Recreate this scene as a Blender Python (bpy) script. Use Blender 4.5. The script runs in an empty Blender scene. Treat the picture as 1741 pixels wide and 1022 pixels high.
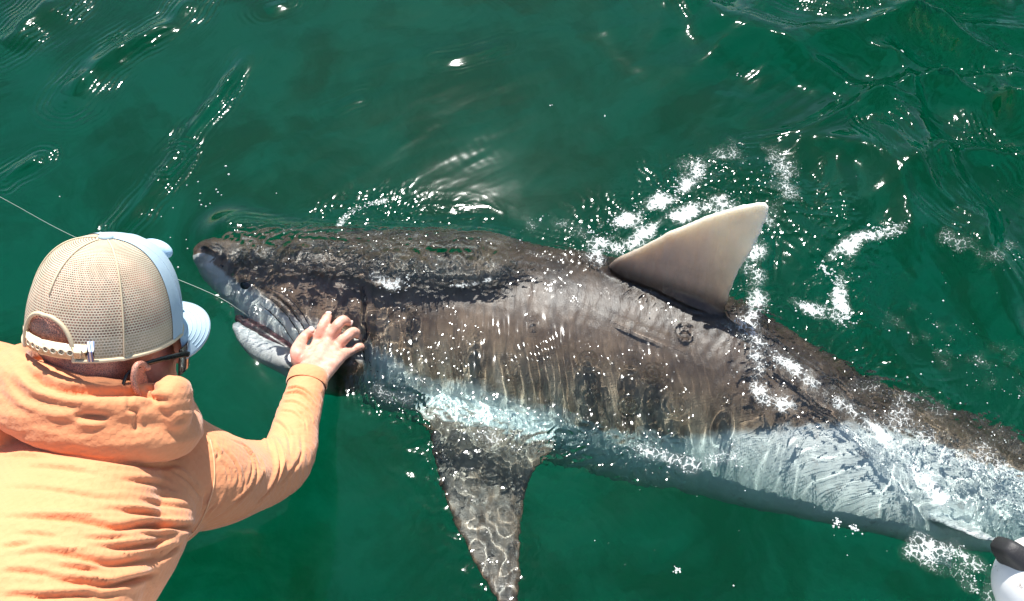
import bpy, bmesh, math, random
import numpy as np
from mathutils import Vector, Matrix
from mathutils.bvhtree import BVHTree

random.seed(7)
rng = np.random.default_rng(7)
scene = bpy.context.scene
COL = scene.collection

# ------------------------------------------------------------------ camera
CAM_H, PITCH, FPX, W0, H0 = 1.55, math.radians(58), 1500.0, 1741.0, 1022.0
cam_d = bpy.data.cameras.new('camera')
cam = bpy.data.objects.new('camera', cam_d)
COL.objects.link(cam)
cam.location = (0, 0, CAM_H)
cam.rotation_euler = (math.radians(90) - PITCH, 0, 0)
cam_d.sensor_fit = 'HORIZONTAL'
cam_d.angle = 2 * math.atan(W0 / 2 / FPX)
cam_d.clip_start = 0.02
cam_d.clip_end = 9000
scene.camera = cam

# ------------------------------------------------------------------ sky, sun, exposure
SUN = np.array([-0.04, 0.57, 0.82]); SUN /= np.linalg.norm(SUN)
world = bpy.data.worlds.new('World'); scene.world = world
world.use_nodes = True
wn = world.node_tree
bg = wn.nodes['Background']
sky = wn.nodes.new('ShaderNodeTexSky')
sky.sky_type = 'NISHITA'
sky.sun_disc = False
sky.sun_elevation = math.asin(SUN[2])
sky.sun_rotation = math.atan2(SUN[0], SUN[1])
sky.air_density = 1.0
sky.dust_density = 0.4
sky.ozone_density = 1.0
wn.links.new(sky.outputs[0], bg.inputs[0])
bg.inputs[1].default_value = 0.09

sun_d = bpy.data.lights.new('sun', 'SUN')
sun_d.energy = 5.0
sun_d.angle = math.radians(0.53)
sun_d.color = (1.0, 0.96, 0.90)
sun = bpy.data.objects.new('sun', sun_d)
COL.objects.link(sun)
sun.location = (3, 2, 6)
sun.rotation_euler = Vector(SUN).to_track_quat('Z', 'Y').to_euler()
sun_d.cycles.is_caustics_light = True

scene.view_settings.view_transform = 'Standard'
scene.view_settings.look = 'None'
scene.view_settings.gamma = 1
scene.view_settings.use_curve_mapping = False
scene.view_settings.exposure = 0.92
cy = scene.cycles
cy.max_bounces = 10
cy.transmission_bounces = 6
cy.transparent_max_bounces = 12
cy.diffuse_bounces = 3
cy.glossy_bounces = 3
cy.volume_bounces = 0
cy.caustics_refractive = True
cy.caustics_reflective = False
cy.sample_clamp_indirect = 4.0
cy.sample_clamp_direct = 12.0
cy.blur_glossy = 0.3
cy.use_denoising = True

# ------------------------------------------------------------------ pixels to points
CAMP = np.array([0, 0, CAM_H])
FW = np.array([0, math.cos(PITCH), -math.sin(PITCH)])
UP = np.array([0, math.sin(PITCH), math.cos(PITCH)])
RT = np.array([1.0, 0, 0])
def ray(u, v):
    return FW + RT * ((u - W0 / 2) / FPX) + UP * ((H0 / 2 - v) / FPX)
def P(u, v, d):
    """photo pixel at depth d in front of the lens"""
    return CAMP + d * ray(u, v)
def Z(u, v, z=0.0):
    """photo pixel on the level z"""
    r = ray(u, v)
    return CAMP + r * ((z - CAM_H) / r[2])
def PL(u, v, p, n):
    r = ray(u, v)
    return CAMP + r * (np.dot(p - CAMP, n) / np.dot(r, n))
def unit(a):
    a = np.asarray(a, float)
    return a / max(np.linalg.norm(a), 1e-12)

# ------------------------------------------------------------------ noise
_perm = rng.permutation(512).astype(np.int64)
_gang = rng.uniform(0, 2 * math.pi, 512)
def perlin(x, y, seed=0):
    xi = np.floor(x).astype(np.int64); yi = np.floor(y).astype(np.int64)
    xf = x - xi; yf = y - yi
    def g(ix, iy, dx, dy):
        h = _perm[(_perm[(ix + seed * 131) & 511] + iy + seed * 17) & 511]
        a = _gang[h]
        return np.cos(a) * dx + np.sin(a) * dy
    u = xf * xf * xf * (xf * (xf * 6 - 15) + 10); v = yf * yf * yf * (yf * (yf * 6 - 15) + 10)
    a = g(xi, yi, xf, yf); b = g(xi + 1, yi, xf - 1, yf)
    c = g(xi, yi + 1, xf, yf - 1); d = g(xi + 1, yi + 1, xf - 1, yf - 1)
    return ((a + u * (b - a)) + v * ((c + u * (d - c)) - (a + u * (b - a)))) * 1.5
def fbm(x, y, seed=0, octv=4, gain=0.5):
    s = 0; amp = 1
    for i in range(octv):
        s = s + amp * perlin(x, y, seed + i); x = x * 2.03; y = y * 2.03; amp *= gain
    return s
def smooth(a, b, x):
    t = np.clip((x - a) / (b - a), 0, 1)
    return t * t * (3 - 2 * t)
def poly_dist(pts, line):
    """distance from each point to a polyline, and position along it 0..1"""
    pts = np.asarray(pts, float); line = np.asarray(line, float)
    best = np.full(len(pts), 1e9); along = np.zeros(len(pts)); side = np.zeros(len(pts))
    seg = np.linalg.norm(np.diff(line, axis=0), axis=1); cum = np.r_[0, np.cumsum(seg)]
    for i in range(len(line) - 1):
        a, b = line[i], line[i + 1]; ab = b - a
        t = np.clip(((pts - a) @ ab) / max(ab @ ab, 1e-12), 0, 1)
        q = pts - (a + t[:, None] * ab)
        d = np.sqrt((q * q).sum(1))
        m = d < best
        best[m] = d[m]; along[m] = (cum[i] + t[m] * seg[i]) / max(cum[-1], 1e-9)
        if pts.shape[1] == 2:
            side[m] = (ab[0] * q[m, 1] - ab[1] * q[m, 0]) / max(np.linalg.norm(ab), 1e-9)
    return best, along, side
def catmull(pts, n):
    pts = np.asarray(pts, float)
    k = len(pts)
    t = np.linspace(0, k - 1, n); i = np.clip(np.floor(t).astype(int), 0, k - 2); f = (t - i)[:, None]
    p0 = pts[np.clip(i - 1, 0, k - 1)]; p1 = pts[i]; p2 = pts[i + 1]; p3 = pts[np.clip(i + 2, 0, k - 1)]
    return 0.5 * ((2 * p1) + (-p0 + p2) * f + (2 * p0 - 5 * p1 + 4 * p2 - p3) * f ** 2 + (-p0 + 3 * p1 - 3 * p2 + p3) * f ** 3)

# ------------------------------------------------------------------ mesh helpers
def link(name, me, mat=None, parent=None, smooth_shade=True):
    ob = bpy.data.objects.new(name, me)
    COL.objects.link(ob)
    if mat is not None:
        me.materials.clear(); me.materials.append(mat)
    if smooth_shade:
        me.polygons.foreach_set('use_smooth', np.ones(len(me.polygons), bool))
    if parent is not None:
        ob.parent = parent
        ob.matrix_parent_inverse = Matrix.Translation(-parent.location)
    return ob
def mesh(verts, faces):
    me = bpy.data.meshes.new('mesh')
    me.from_pydata([tuple(v) for v in verts], [], [tuple(f) for f in faces])
    me.update()
    return me
def grid_mesh(V, nu, nv, close_u=False):
    """V (nu*nv,3), fast quads"""
    iu = np.arange(nu if close_u else nu - 1); iv = np.arange(nv - 1)
    A, B = np.meshgrid(iu, iv, indexing='ij')
    A2 = (A + 1) % nu
    q = np.stack([A * nv + B, A2 * nv + B, A2 * nv + B + 1, A * nv + B + 1], -1).reshape(-1, 4)
    me = bpy.data.meshes.new('mesh')
    me.vertices.add(len(V)); me.vertices.foreach_set('co', np.asarray(V, np.float32).ravel())
    me.loops.add(q.size); me.loops.foreach_set('vertex_index', q.ravel().astype(np.int32))
    me.polygons.add(len(q))
    me.polygons.foreach_set('loop_start', np.arange(0, q.size, 4, dtype=np.int32))
    me.update(calc_edges=True); me.validate()
    return me
class Build:
    """collects closed shapes; joined as one mesh"""
    def __init__(self): self.v = []; self.f = []
    def add(self, verts, faces):
        o = len(self.v)
        self.v += [tuple(map(float, v)) for v in verts]
        self.f += [tuple(i + o for i in f) for f in faces]
    def rings(self, rings, cap=True):
        n = len(rings[0]); V = [p for r in rings for p in r]; F = []
        for i in range(len(rings) - 1):
            for j in range(n):
                k = (j + 1) % n
                F.append((i * n + j, i * n + k, (i + 1) * n + k, (i + 1) * n + j))
        if cap:
            F.append(tuple(range(n))[::-1]); m = (len(rings) - 1) * n
            F.append(tuple(m + j for j in range(n)))
        self.add(V, F)
    def tube(self, pts, rad, seg=16, n=None, ref=(0, 0, 1), ends=(True, True)):
        """swept tube; rad = list of r or (r_side, r_ref)"""
        rad = np.array([(r, r) if np.isscalar(r) else r for r in rad], float)
        pts = np.asarray(pts, float)
        if n:
            both = catmull(np.c_[pts, rad], n); pts, rad = both[:, :3], np.maximum(both[:, 3:], 1e-4)
        tan = np.gradient(pts, axis=0)
        R = []
        # rounded ends
        for i in range(len(pts)):
            t = unit(tan[i]); a = unit(np.cross(t, ref)); b = np.cross(a, t)
            w = np.linspace(0, 2 * math.pi, seg, endpoint=False)
            R.append([pts[i] + a * math.cos(q) * rad[i, 0] + b * math.sin(q) * rad[i, 1] for q in w])
        def dome(i, sgn):
            t = unit(tan[i]) * sgn; a = unit(np.cross(unit(tan[i]), ref)); b = np.cross(a, unit(tan[i])); out = []
            for k in (0.45, 0.8, 0.97):
                c = math.sqrt(1 - k * k); w = np.linspace(0, 2 * math.pi, seg, endpoint=False)
                h = min(rad[i]) * k
                out.append([pts[i] + t * h + a * math.cos(q) * rad[i, 0] * c + b * math.sin(q) * rad[i, 1] * c for q in w])
            return out
        self.rings((dome(0, -1)[::-1] if ends[0] else []) + R + (dome(-1, 1) if ends[1] else []))
    def ball(self, c, ax, seg=20, rows=14):
        """ellipsoid; ax = 3 axis vectors with length"""
        c = np.asarray(c, float); ax = [np.asarray(a, float) for a in ax]; R = []
        for i in range(rows):
            th = math.pi * (i + 0.5) / rows
            R.append([c + ax[2] * math.cos(th) + math.sin(th) * (ax[0] * math.cos(q) + ax[1] * math.sin(q))
                      for q in np.linspace(0, 2 * math.pi, seg, endpoint=False)])
        self.rings(R)
    def box(self, c, ax):
        c = np.asarray(c, float); ax = [np.asarray(a, float) for a in ax]
        V = [c + sx * ax[0] + sy * ax[1] + sz * ax[2] for sx in (-1, 1) for sy in (-1, 1) for sz in (-1, 1)]
        self.add(V, [(0, 1, 3, 2), (4, 6, 7, 5), (0, 4, 5, 1), (2, 3, 7, 6), (0, 2, 6, 4), (1, 5, 7, 3)])
    def mesh(self):
        me = mesh(self.v, self.f)
        bm = bmesh.new(); bm.from_mesh(me); bmesh.ops.recalc_face_normals(bm, faces=bm.faces); bm.to_mesh(me); bm.free()
        return me
def remesh(me, voxel, iters=4, factor=0.5):
    """one continuous skin over overlapping shapes"""
    ob = bpy.data.objects.new('tmp', me); COL.objects.link(ob)
    m = ob.modifiers.new('r', 'REMESH'); m.mode = 'VOXEL'; m.voxel_size = voxel; m.adaptivity = 0
    s = ob.modifiers.new('s', 'SMOOTH'); s.factor = factor; s.iterations = iters
    dg = bpy.context.evaluated_depsgraph_get()
    out = bpy.data.meshes.new_from_object(ob.evaluated_get(dg))
    COL.objects.unlink(ob); bpy.data.objects.remove(ob)
    return out
def get_co(me):
    a = np.empty(len(me.vertices) * 3, np.float32); me.vertices.foreach_get('co', a); return a.reshape(-1, 3).astype(float)
def get_no(me):
    a = np.empty(len(me.vertices) * 3, np.float32); me.vertices.foreach_get('normal', a); return a.reshape(-1, 3).astype(float)
def set_co(me, co):
    me.vertices.foreach_set('co', np.asarray(co, np.float32).ravel()); me.update()
def attr(me, name, vals):
    a = me.attributes.new(name, 'FLOAT', 'POINT'); a.data.foreach_set('value', np.asarray(vals, np.float32))
def bvh_of(me):
    return BVHTree.FromPolygons([v.co[:] for v in me.vertices], [p.vertices[:] for p in me.polygons])
def hit(bvh, u, v):
    r = Vector(ray(u, v)).normalized()
    loc, no, i, d = bvh.ray_cast(Vector(CAMP), r)
    return (None, None) if loc is None else (np.array(loc), np.array(no))
def tag(o, label=None, cat=None, group=None, kind=None):
    for k, val in (('label', label), ('category', cat), ('group', group), ('kind', kind)):
        if val: o[k] = val
    return o
def empty(name, loc):
    o = bpy.data.objects.new(name, None); COL.objects.link(o); o.location = tuple(loc); o.empty_display_size = 0.05
    bpy.context.view_layer.update()
    return o

# ------------------------------------------------------------------ material helpers
class Mat:
    def __init__(self, name):
        self.m = bpy.data.materials.new(name); self.m.use_nodes = True
        self.t = self.m.node_tree; self.t.nodes.clear()
        self.out = self.t.nodes.new('ShaderNodeOutputMaterial')
    def n(self, typ, **kw):
        nd = self.t.nodes.new(typ)
        for k, v in kw.items():
            if k.startswith('i_'):
                key = k[2:].replace('_', ' ')
                s = nd.inputs[int(key)] if key.isdigit() else nd.inputs[key]
                if hasattr(v, 'is_output'): self.t.links.new(v, s)
                else: s.default_value = v
            else: setattr(nd, k, v)
        return nd
    def l(self, a, b): self.t.links.new(a, b)
    def math(self, op, a, b=0.0, clamp=False):
        nd = self.t.nodes.new('ShaderNodeMath'); nd.operation = op; nd.use_clamp = clamp
        for i, v in enumerate((a, b)):
            if hasattr(v, 'is_output'): self.l(v, nd.inputs[i])
            else: nd.inputs[i].default_value = v
        return nd.outputs[0]
    def mix(self, f, a, b, mode='MIX'):
        nd = self.t.nodes.new('ShaderNodeMix'); nd.data_type = 'RGBA'; nd.blend_type = mode
        for s, v in ((nd.inputs[0], f), (nd.inputs[6], a), (nd.inputs[7], b)):
            if hasattr(v, 'is_output'): self.l(v, s)
            elif isinstance(v, (int, float)): s.default_value = v
            else: s.default_value = (*v, 1)
        return nd.outputs[2]
    def ramp(self, f, stops):
        nd = self.t.nodes.new('ShaderNodeValToRGB'); e = nd.color_ramp.elements
        while len(e) > 1: e.remove(e[-1])
        for i, (p, c) in enumerate(stops):
            el = e[0] if i == 0 else e.new(p)
            el.position = p; el.color = (*c, 1) if not isinstance(c, (int, float)) else (c, c, c, 1)
        self.l(f, nd.inputs[0]); return nd.outputs[0]
    def noise(self, co, scale, detail=4, rough=0.55, dist=0.0):
        nd = self.n('ShaderNodeTexNoise'); nd.inputs['Scale'].default_value = scale
        nd.inputs['Detail'].default_value = detail; nd.inputs['Roughness'].default_value = rough
        nd.inputs['Distortion'].default_value = dist
        if co is not None: self.l(co, nd.inputs['Vector'])
        return nd.outputs['Fac']
    def attr(self, name):
        return self.n('ShaderNodeAttribute', attribute_name=name).outputs['Fac']
    def bump(self, h, strength, dist, nrm=None):
        nd = self.n('ShaderNodeBump'); nd.inputs['Strength'].default_value = strength; nd.inputs['Distance'].default_value = dist
        self.l(h, nd.inputs['Height'])
        if nrm is not None: self.l(nrm, nd.inputs['Normal'])
        return nd.outputs[0]
    def pbr(self, color, rough=0.5, nrm=None, spec=0.5, sss=0.0, **kw):
        nd = self.n('ShaderNodeBsdfPrincipled')
        for key, v in (('Base Color', color), ('Roughness', rough), ('Specular IOR Level', spec)):
            if hasattr(v, 'is_output'): self.l(v, nd.inputs[key])
            else: nd.inputs[key].default_value = (*v, 1) if key == 'Base Color' else v
        if sss:
            nd.inputs['Subsurface Weight'].default_value = sss
            nd.inputs['Subsurface Radius'].default_value = (0.012, 0.004, 0.002)
            nd.inputs['Subsurface Scale'].default_value = 0.5
        for k, v in kw.items(): nd.inputs[k].default_value = v
        if nrm is not None: self.l(nrm, nd.inputs['Normal'])
        self.l(nd.outputs[0], self.out.inputs[0]); return nd
    def obj_co(self): return self.n('ShaderNodeTexCoord').outputs['Object']
def plain(name, col, rough=0.5, spec=0.5, var=0.12, scale=60, bump=0.0, **kw):
    M = Mat(name); co = M.obj_co(); nz = M.noise(co, scale)
    c = M.mix(nz, tuple(x * (1 - var) for x in col), tuple(min(1, x * (1 + var)) for x in col))
    nr = M.bump(M.noise(co, scale * 6), 0.5, bump) if bump else None
    M.pbr(c, rough, nr, spec, **kw); return M.m
# ================================================================== SHARK
# stations read off the photograph: u, top edge v, bottom edge v; then depth of the axis and the roll (left flank up)
ST = np.array([
    [343, 421, 436, -0.030, 26], [350, 411, 455, -0.040, 27], [365, 405, 476, -0.055, 28], [385, 403, 500, -0.070, 29], [410, 404, 524, -0.085, 30],
    [440, 405, 550, -0.100, 32], [475, 405, 585, -0.115, 33], [520, 405, 622, -0.130, 34], [560, 406, 645, -0.140, 35],
    [600, 408, 668, -0.148, 36], [650, 413, 692, -0.156, 37], [700, 417, 716, -0.162, 38], [800, 424, 750, -0.170, 39],
    [900, 434, 780, -0.176, 40], [1000, 450, 808, -0.180, 40], [1100, 476, 838, -0.184, 40], [1200, 515, 860, -0.186, 40],
    [1300, 556, 880, -0.186, 40], [1400, 592, 900, -0.184, 40], [1500, 632, 925, -0.182, 38], [1600, 672, 948, -0.180, 36],
    [1700, 712, 956, -0.180, 34], [1800, 752, 950, -0.180, 32], [1920, 800, 938, -0.182, 30], [2050, 838, 925, -0.186, 28],
    [2160, 862, 915, -0.190, 27], [2230, 872, 912, -0.192, 27]])
NS = 150
ST[:, 1] += 34 * smooth(1180, 1400, ST[:, 0]) * smooth(2100, 1800, ST[:, 0]); ST[:, 2] -= 4 * smooth(1250, 1450, ST[:, 0])
ST[:, 4] = np.interp(ST[:, 0], [343, 400, 440, 520, 600, 700, 800, 1000, 1200, 1350, 1500, 1700, 2000, 2230], [34, 46, 54, 62, 66, 66, 64, 62, 62, 72, 90, 88, 56, 34])
# how high the topmost skin of each station stands over the mean water level
TOPZ = np.interp(ST[:, 0], [343, 370, 400, 450, 520, 590, 640, 700, 800, 1000, 1200, 1350, 1500, 1700, 2230], [0.012, 0.008, -0.002, 0.000, 0.011, 0.012, -0.004, -0.010, -0.012, -0.010, -0.012, -0.026, -0.050, -0.080, -0.15])
for _ in range(3):
    _cen = np.array([Z(s[0], (s[1] + s[2]) / 2, s[3]) for s in ST])
    _hh = (ST[:, 2] - ST[:, 1]) / 2 * ((_cen - CAMP) @ FW) / FPX / 0.96
    _r = np.radians(ST[:, 4])
    ST[:, 3] = TOPZ - np.sqrt((_hh * np.cos(_r)) ** 2 + (_hh * np.interp(ST[:, 0], [343, 420, 520, 700, 1000, 1400, 1800, 2230], [0.95, 0.92, 0.84, 0.78, 0.72, 0.64, 0.66, 1.1]) * np.sin(_r)) ** 2)
_cen = np.array([Z(s[0], (s[1] + s[2]) / 2, s[3]) for s in ST])
_dep = (_cen - CAMP) @ FW
_half = (ST[:, 2] - ST[:, 1]) / 2 * _dep / FPX
_all = catmull(np.c_[_cen, _half, ST[:, 4], ST[:, 0]], NS)
SC, SH, SR, SU = _all[:, :3], np.maximum(_all[:, 3], 0.006), np.radians(_all[:, 4]), _all[:, 5]
ST_T = np.array([unit(t) for t in np.gradient(SC, axis=0)])
ST_D = []; ST_L = []
for t, r in zip(ST_T, SR):
    d = np.array([0, math.sin(r), math.cos(r)]); d = unit(d - t * np.dot(d, t))
    ST_D.append(d); ST_L.append(np.cross(d, -t))
ST_D = np.array(ST_D); ST_L = np.array(ST_L)
frac = np.linspace(0, 1, NS)
SA = SH / 0.96
SB = SA * np.interp(SU, [343, 420, 520, 700, 1000, 1400, 1800, 2230], [0.95, 0.92, 0.84, 0.78, 0.72, 0.64, 0.66, 1.1])
def body_ring(i, seg=56):
    out = []
    for q in np.linspace(0, 2 * math.pi, seg, endpoint=False):
        c, s = math.cos(q), math.sin(q)
        e = 2 / 2.15
        dd = SA[i] * math.copysign(abs(c) ** e, c); ll = SB[i] * math.copysign(abs(s) ** e, s)
        if dd > 0: ll *= 1 - 0.16 * (dd / SA[i]) ** 2       # narrower along the back
        out.append(SC[i] + ST_D[i] * dd + ST_L[i] * ll)
    return out
sb = Build()
sb.rings([body_ring(i) for i in range(NS)])
def frame_at(u):
    i = int(np.argmin(abs(SU - u))); return i, SC[i], ST_T[i], ST_D[i], ST_L[i]
def fin(lead, trail, p, n, thick, rows=26, cols=20, tip=0.25, bend=0.0):
    """blade between a leading and a trailing outline, lying in the plane (p, n)"""
    a = np.array([PL(u, v, p, n) for u, v in lead]); b = np.array([PL(u, v, p, n) for u, v in trail])
    a = catmull(a, rows); b = catmull(b, rows); R = []
    for k in range(rows):
        t = k / (rows - 1); ch = np.linalg.norm(b[k] - a[k]); th = thick * (1 - (1 - tip) * t)
        th = min(th, 0.3 * ch)
        off = n * bend * t * t
        x = (1 - np.cos(np.linspace(0, math.pi, cols))) / 2
        prof = 2.6 * (0.2969 * np.sqrt(x) - 0.126 * x - 0.3516 * x ** 2 + 0.2843 * x ** 3 - 0.09 * x ** 4) * th + 0.0028
        up = [a[k] + (b[k] - a[k]) * xx + n * pp + off for xx, pp in zip(x, prof)]
        dn = [a[k] + (b[k] - a[k]) * xx - n * pp + off for xx, pp in zip(x[::-1], prof[::-1])]
        R.append(up + dn)
    sb.rings(R)
# first dorsal fin: in the plane of symmetry
i, c, t, d, l = frame_at(1150)
# the blade stands up steeper than the rolled back
_d2 = np.array([0, math.sin(math.radians(24)), math.cos(math.radians(24))]); _d2 = unit(_d2 - t * np.dot(_d2, t))
l = np.cross(_d2, -t); c = Z(1130, 494, -0.014)
fin([(1010, 520), (1035, 452), (1085, 421), (1150, 389), (1215, 362), (1268, 348), (1300, 343)],
    [(1240, 640), (1228, 560), (1240, 505), (1256, 462), (1280, 424), (1299, 384), (1309, 352)], c, l, 0.036, rows=40, tip=0.18)
# fleshy foot of the fin
sb.tube([Z(1030, 462, -0.030), Z(1090, 474, -0.022), Z(1150, 500, -0.020), Z(1205, 532, -0.026), Z(1240, 556, -0.038)], [0.010, 0.020, 0.024, 0.020, 0.008], n=30, seg=20)
# left pectoral: nearly level under the surface, pointing at the boat
pn = unit([0.08, 0.22, 1.0]); pp = Z(800, 735, -0.128)
fin([(722, 665), (718, 708), (738, 770), (752, 840), (778, 905), (815, 975), (850, 1030)],
    [(950, 735), (936, 778), (905, 815), (890, 860), (884, 920), (884, 985), (880, 1044)], pp, pn, 0.030, rows=40, tip=0.28)
# right pectoral, hidden under the body
i, c, t, d, l = frame_at(760)
def fin3(lead, trail, n, thick):
    a = catmull(np.array(lead), 16); b = catmull(np.array(trail), 16); R = []
    for k in range(16):
        x = (1 - np.cos(np.linspace(0, math.pi, 14))) / 2
        pr = thick * (1 - 0.7 * k / 15) * np.sin(np.sqrt(x) * math.pi) * 0.8 + 0.003
        R.append([a[k] + (b[k] - a[k]) * xx + n * q for xx, q in zip(x, pr)] + [a[k] + (b[k] - a[k]) * xx - n * q for xx, q in zip(x[::-1], pr[::-1])])
    sb.rings(R)
o = c - l * 0.10 - d * 0.10; out = unit(-l * 0.8 - d * 0.6)
fin3([o - t * 0.10, o - t * 0.03 + out * 0.2, o + t * 0.10 + out * 0.42], [o + t * 0.10, o + t * 0.11 + out * 0.2, o + t * 0.15 + out * 0.42], unit(np.cross(t, out)), 0.018)
# pelvic fin pair, second dorsal, anal fin
for sgn in (1, -1):
    i, c, t, d, l = frame_at(1560)
    o = c - d * SA[i] * 0.72 + l * sgn * SB[i] * 0.5; out = unit(l * sgn * 0.9 - d * 0.5)
    fin3([o - t * 0.06 - out * 0.03, o + out * 0.03, o + t * 0.05 + out * 0.08], [o + t * 0.07 - out * 0.03, o + t * 0.10 + out * 0.03, o + t * 0.11 + out * 0.08], unit(np.cross(t, out)), 0.010)
for u, sg in ((1830, 1), (1880, -1)):
    i, c, t, d, l = frame_at(u); o = c + d * sg * SA[i] * 0.8
    fin3([o - t * 0.03, o + d * sg * 0.04, o + t * 0.04 + d * sg * 0.07], [o + t * 0.05, o + t * 0.05 + d * sg * 0.04, o + t * 0.07 + d * sg * 0.07], l, 0.008)
# tail fin: two near-equal lobes
i, c, t, d, l = frame_at(2225)
for sg, ln in ((1, 0.30), (-1, 0.25)):
    o = c
    fin3([o - t * 0.04, o + t * 0.06 + d * sg * ln * 0.4, o + t * 0.15 + d * sg * ln * 0.8, o + t * 0.21 + d * sg * ln],
         [o + t * 0.08, o + t * 0.11 + d * sg * ln * 0.35, o + t * 0.17 + d * sg * ln * 0.8, o + t * 0.215 + d * sg * ln], l, 0.014)
# lower jaw, hanging open
def q3(u, v, z): return Z(u, v, z)
jw = [q3(406, 562, -0.055), q3(421, 580, -0.058), q3(448, 603, -0.065), q3(485, 622, -0.075), q3(530, 636, -0.09), q3(590, 647, -0.11)]
sb.tube(jw, [(0.010, 0.012), (0.018, 0.021), (0.026, 0.034), (0.034, 0.048), (0.044, 0.068), (0.05, 0.08)], n=40, seg=28)
shark_me = remesh(sb.mesh(), 0.0046, iters=3)
co = get_co(shark_me)
# body coordinates of each vertex
near = np.empty(len(co), int)
for s0 in range(0, len(co), 20000):
    blk = co[s0:s0 + 20000]
    near[s0:s0 + 20000] = np.argmin(((blk[:, None, :] - SC[None]) ** 2).sum(2) - 0 , axis=1)
rel = co - SC[near]
qd = (rel * ST_D[near]).sum(1) / SA[near]
ql = (rel * ST_L[near]).sum(1) / SB[near]
uu = SU[near] + (rel * ST_T[near]).sum(1) * 850
rad = np.sqrt(qd ** 2 + ql ** 2)
# carve grooves: gill slits and the folds behind the jaw, drawn on the photograph
_b0 = bvh_of(shark_me)
def on_shark(pts, n):
    pts = catmull(np.array(pts, float), n); out = []; nor = []
    for u, v in pts:
        h, no = hit(_b0, u, v)
        if h is not None: out.append(h); nor.append(no)
    return np.array(out), np.array(nor)
GILLS = [[(618, 488), (622, 515), (620, 540), (624, 566), (621, 590), (630, 618), (638, 655)],
         [(660, 515), (663, 545), (664, 575), (668, 605)],
         [(697, 535), (700, 570), (701, 600), (706, 635)]]
FOLDS = [[(448, 492), (478, 512), (502, 538), (522, 566), (536, 592)],
         [(446, 500), (470, 518), (494, 545), (513, 572), (524, 596)],
         [(456, 490), (490, 508), (514, 534), (532, 562)],
         [(444, 520), (462, 536), (484, 560), (502, 585)]]
no_ = get_no(shark_me)
disp = np.zeros(len(co))
for li, (lines, depth, w) in enumerate(((GILLS, 0.007, 0.0045), (FOLDS, 0.004, 0.0032))):
    for k, ln in enumerate(lines):
        p3, _ = on_shark(ln, 24)
        if len(p3) < 3: continue
        sel = np.where((np.abs(co - p3.mean(0)) < 0.2).all(1))[0]
        dd, al, _ = poly_dist(co[sel], p3)
        dep_k = depth * (1.25 if k == 0 else 0.55)
        f = np.sin(np.clip(al, 0.02, 0.98) * math.pi) ** 0.5
        disp[sel] += (-dep_k * np.exp(-(dd / w) ** 2) + 0.5 * dep_k * np.exp(-((dd - 2.3 * w) / (1.6 * w)) ** 2)) * f
# muscle banding and small unevenness of the flank
disp += 0.0016 * fbm(uu / 30, qd * 1.2, 3, 3) + 0.0008 * fbm(uu / 9, qd * 6, 9, 2)
set_co(shark_me, co + no_ * disp[:, None])
attr(shark_me, 'dorsal', qd)
attr(shark_me, 'along', (uu - 343) / 1900)
isfin = smooth(1.13, 1.3, rad) * (1 - smooth(1440, 1480, uu) * smooth(1760, 1720, uu) * (qd < 0))
attr(shark_me, 'fin', isfin)
attr(shark_me, 'dorsal_fin_glow', (0.45 * smooth(1.06, 1.3, rad) + 0.55 * smooth(1.2, 2.0, rad)) * smooth(0.2, 0.5, qd) * smooth(980, 1020, uu) * smooth(1420, 1390, uu))  # mask of the painted sun glow on the fin, stronger toward the tip
jawd, _, _ = poly_dist(co, np.array(jw[:5]))
_rel = co - CAMP; pu = W0 / 2 + FPX * (_rel @ RT) / (_rel @ FW)
jawm_ = smooth(0.085, 0.060, jawd) * smooth(640, 560, pu)
attr(shark_me, 'jaw', jawm_)
SHARK_BVH = bvh_of(shark_me)

M = Mat('shark skin')
oc = M.obj_co()
dors, along, finm, jawm = M.attr('dorsal'), M.attr('along'), M.attr('fin'), M.attr('jaw')
wob = M.math('MULTIPLY', M.math('SUBTRACT', M.noise(oc, 9, 6, 0.62), 0.5), 0.55)
edge = M.ramp(along, [(0.0, 0.34), (0.04, 0.45), (0.083, 0.42), (0.135, 0.32), (0.19, 0.26), (0.40, 0.27), (0.48, 0.38), (0.56, 0.58), (0.8, 0.56), (1.0, 0.5)])
# dorsal runs -1..1; edge is stored as (x+1)/2
dq = M.math('ADD', M.math('MULTIPLY', M.math('ADD', dors, 1.0), 0.5), M.math('MULTIPLY', wob, 0.4))
pig = M.n('ShaderNodeMapRange', interpolation_type='SMOOTHSTEP')
M.l(M.math('SUBTRACT', dq, edge), pig.inputs[0]); pig.inputs[1].default_value = -0.035; pig.inputs[2].default_value = 0.045
pigm = M.math('MAXIMUM', pig.outputs[0], finm)
pigm = M.math('MULTIPLY', pigm, M.math('SUBTRACT', 1.0, jawm))
# streaky mottling across the flank
mp = M.n('ShaderNodeMapping'); M.l(oc, mp.inputs[0]); mp.inputs['Scale'].default_value = (1.0, 0.28, 0.28)
streak = M.noise(mp.outputs[0], 60, 5, 0.6, 0.4)
blot = M.noise(oc, 14, 6, 0.65)
spk = M.noise(oc, 210, 3, 0.6)
back = M.mix(M.ramp(blot, [(0.3, 0.0), (0.7, 1.0)]), (0.034, 0.025, 0.021), (0.125, 0.085, 0.062))
flank = M.mix(M.ramp(blot, [(0.3, 0.0), (0.7, 1.0)]), (0.15, 0.092, 0.060), (0.40, 0.275, 0.185))
ribs = M.n('ShaderNodeTexWave', bands_direction='X'); ribs.inputs['Scale'].default_value = 5.5; ribs.inputs['Distortion'].default_value = 4.0; ribs.inputs['Detail'].default_value = 3; ribs.inputs['Detail Scale'].default_value = 2.0; M.l(oc, ribs.inputs['Vector'])
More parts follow.
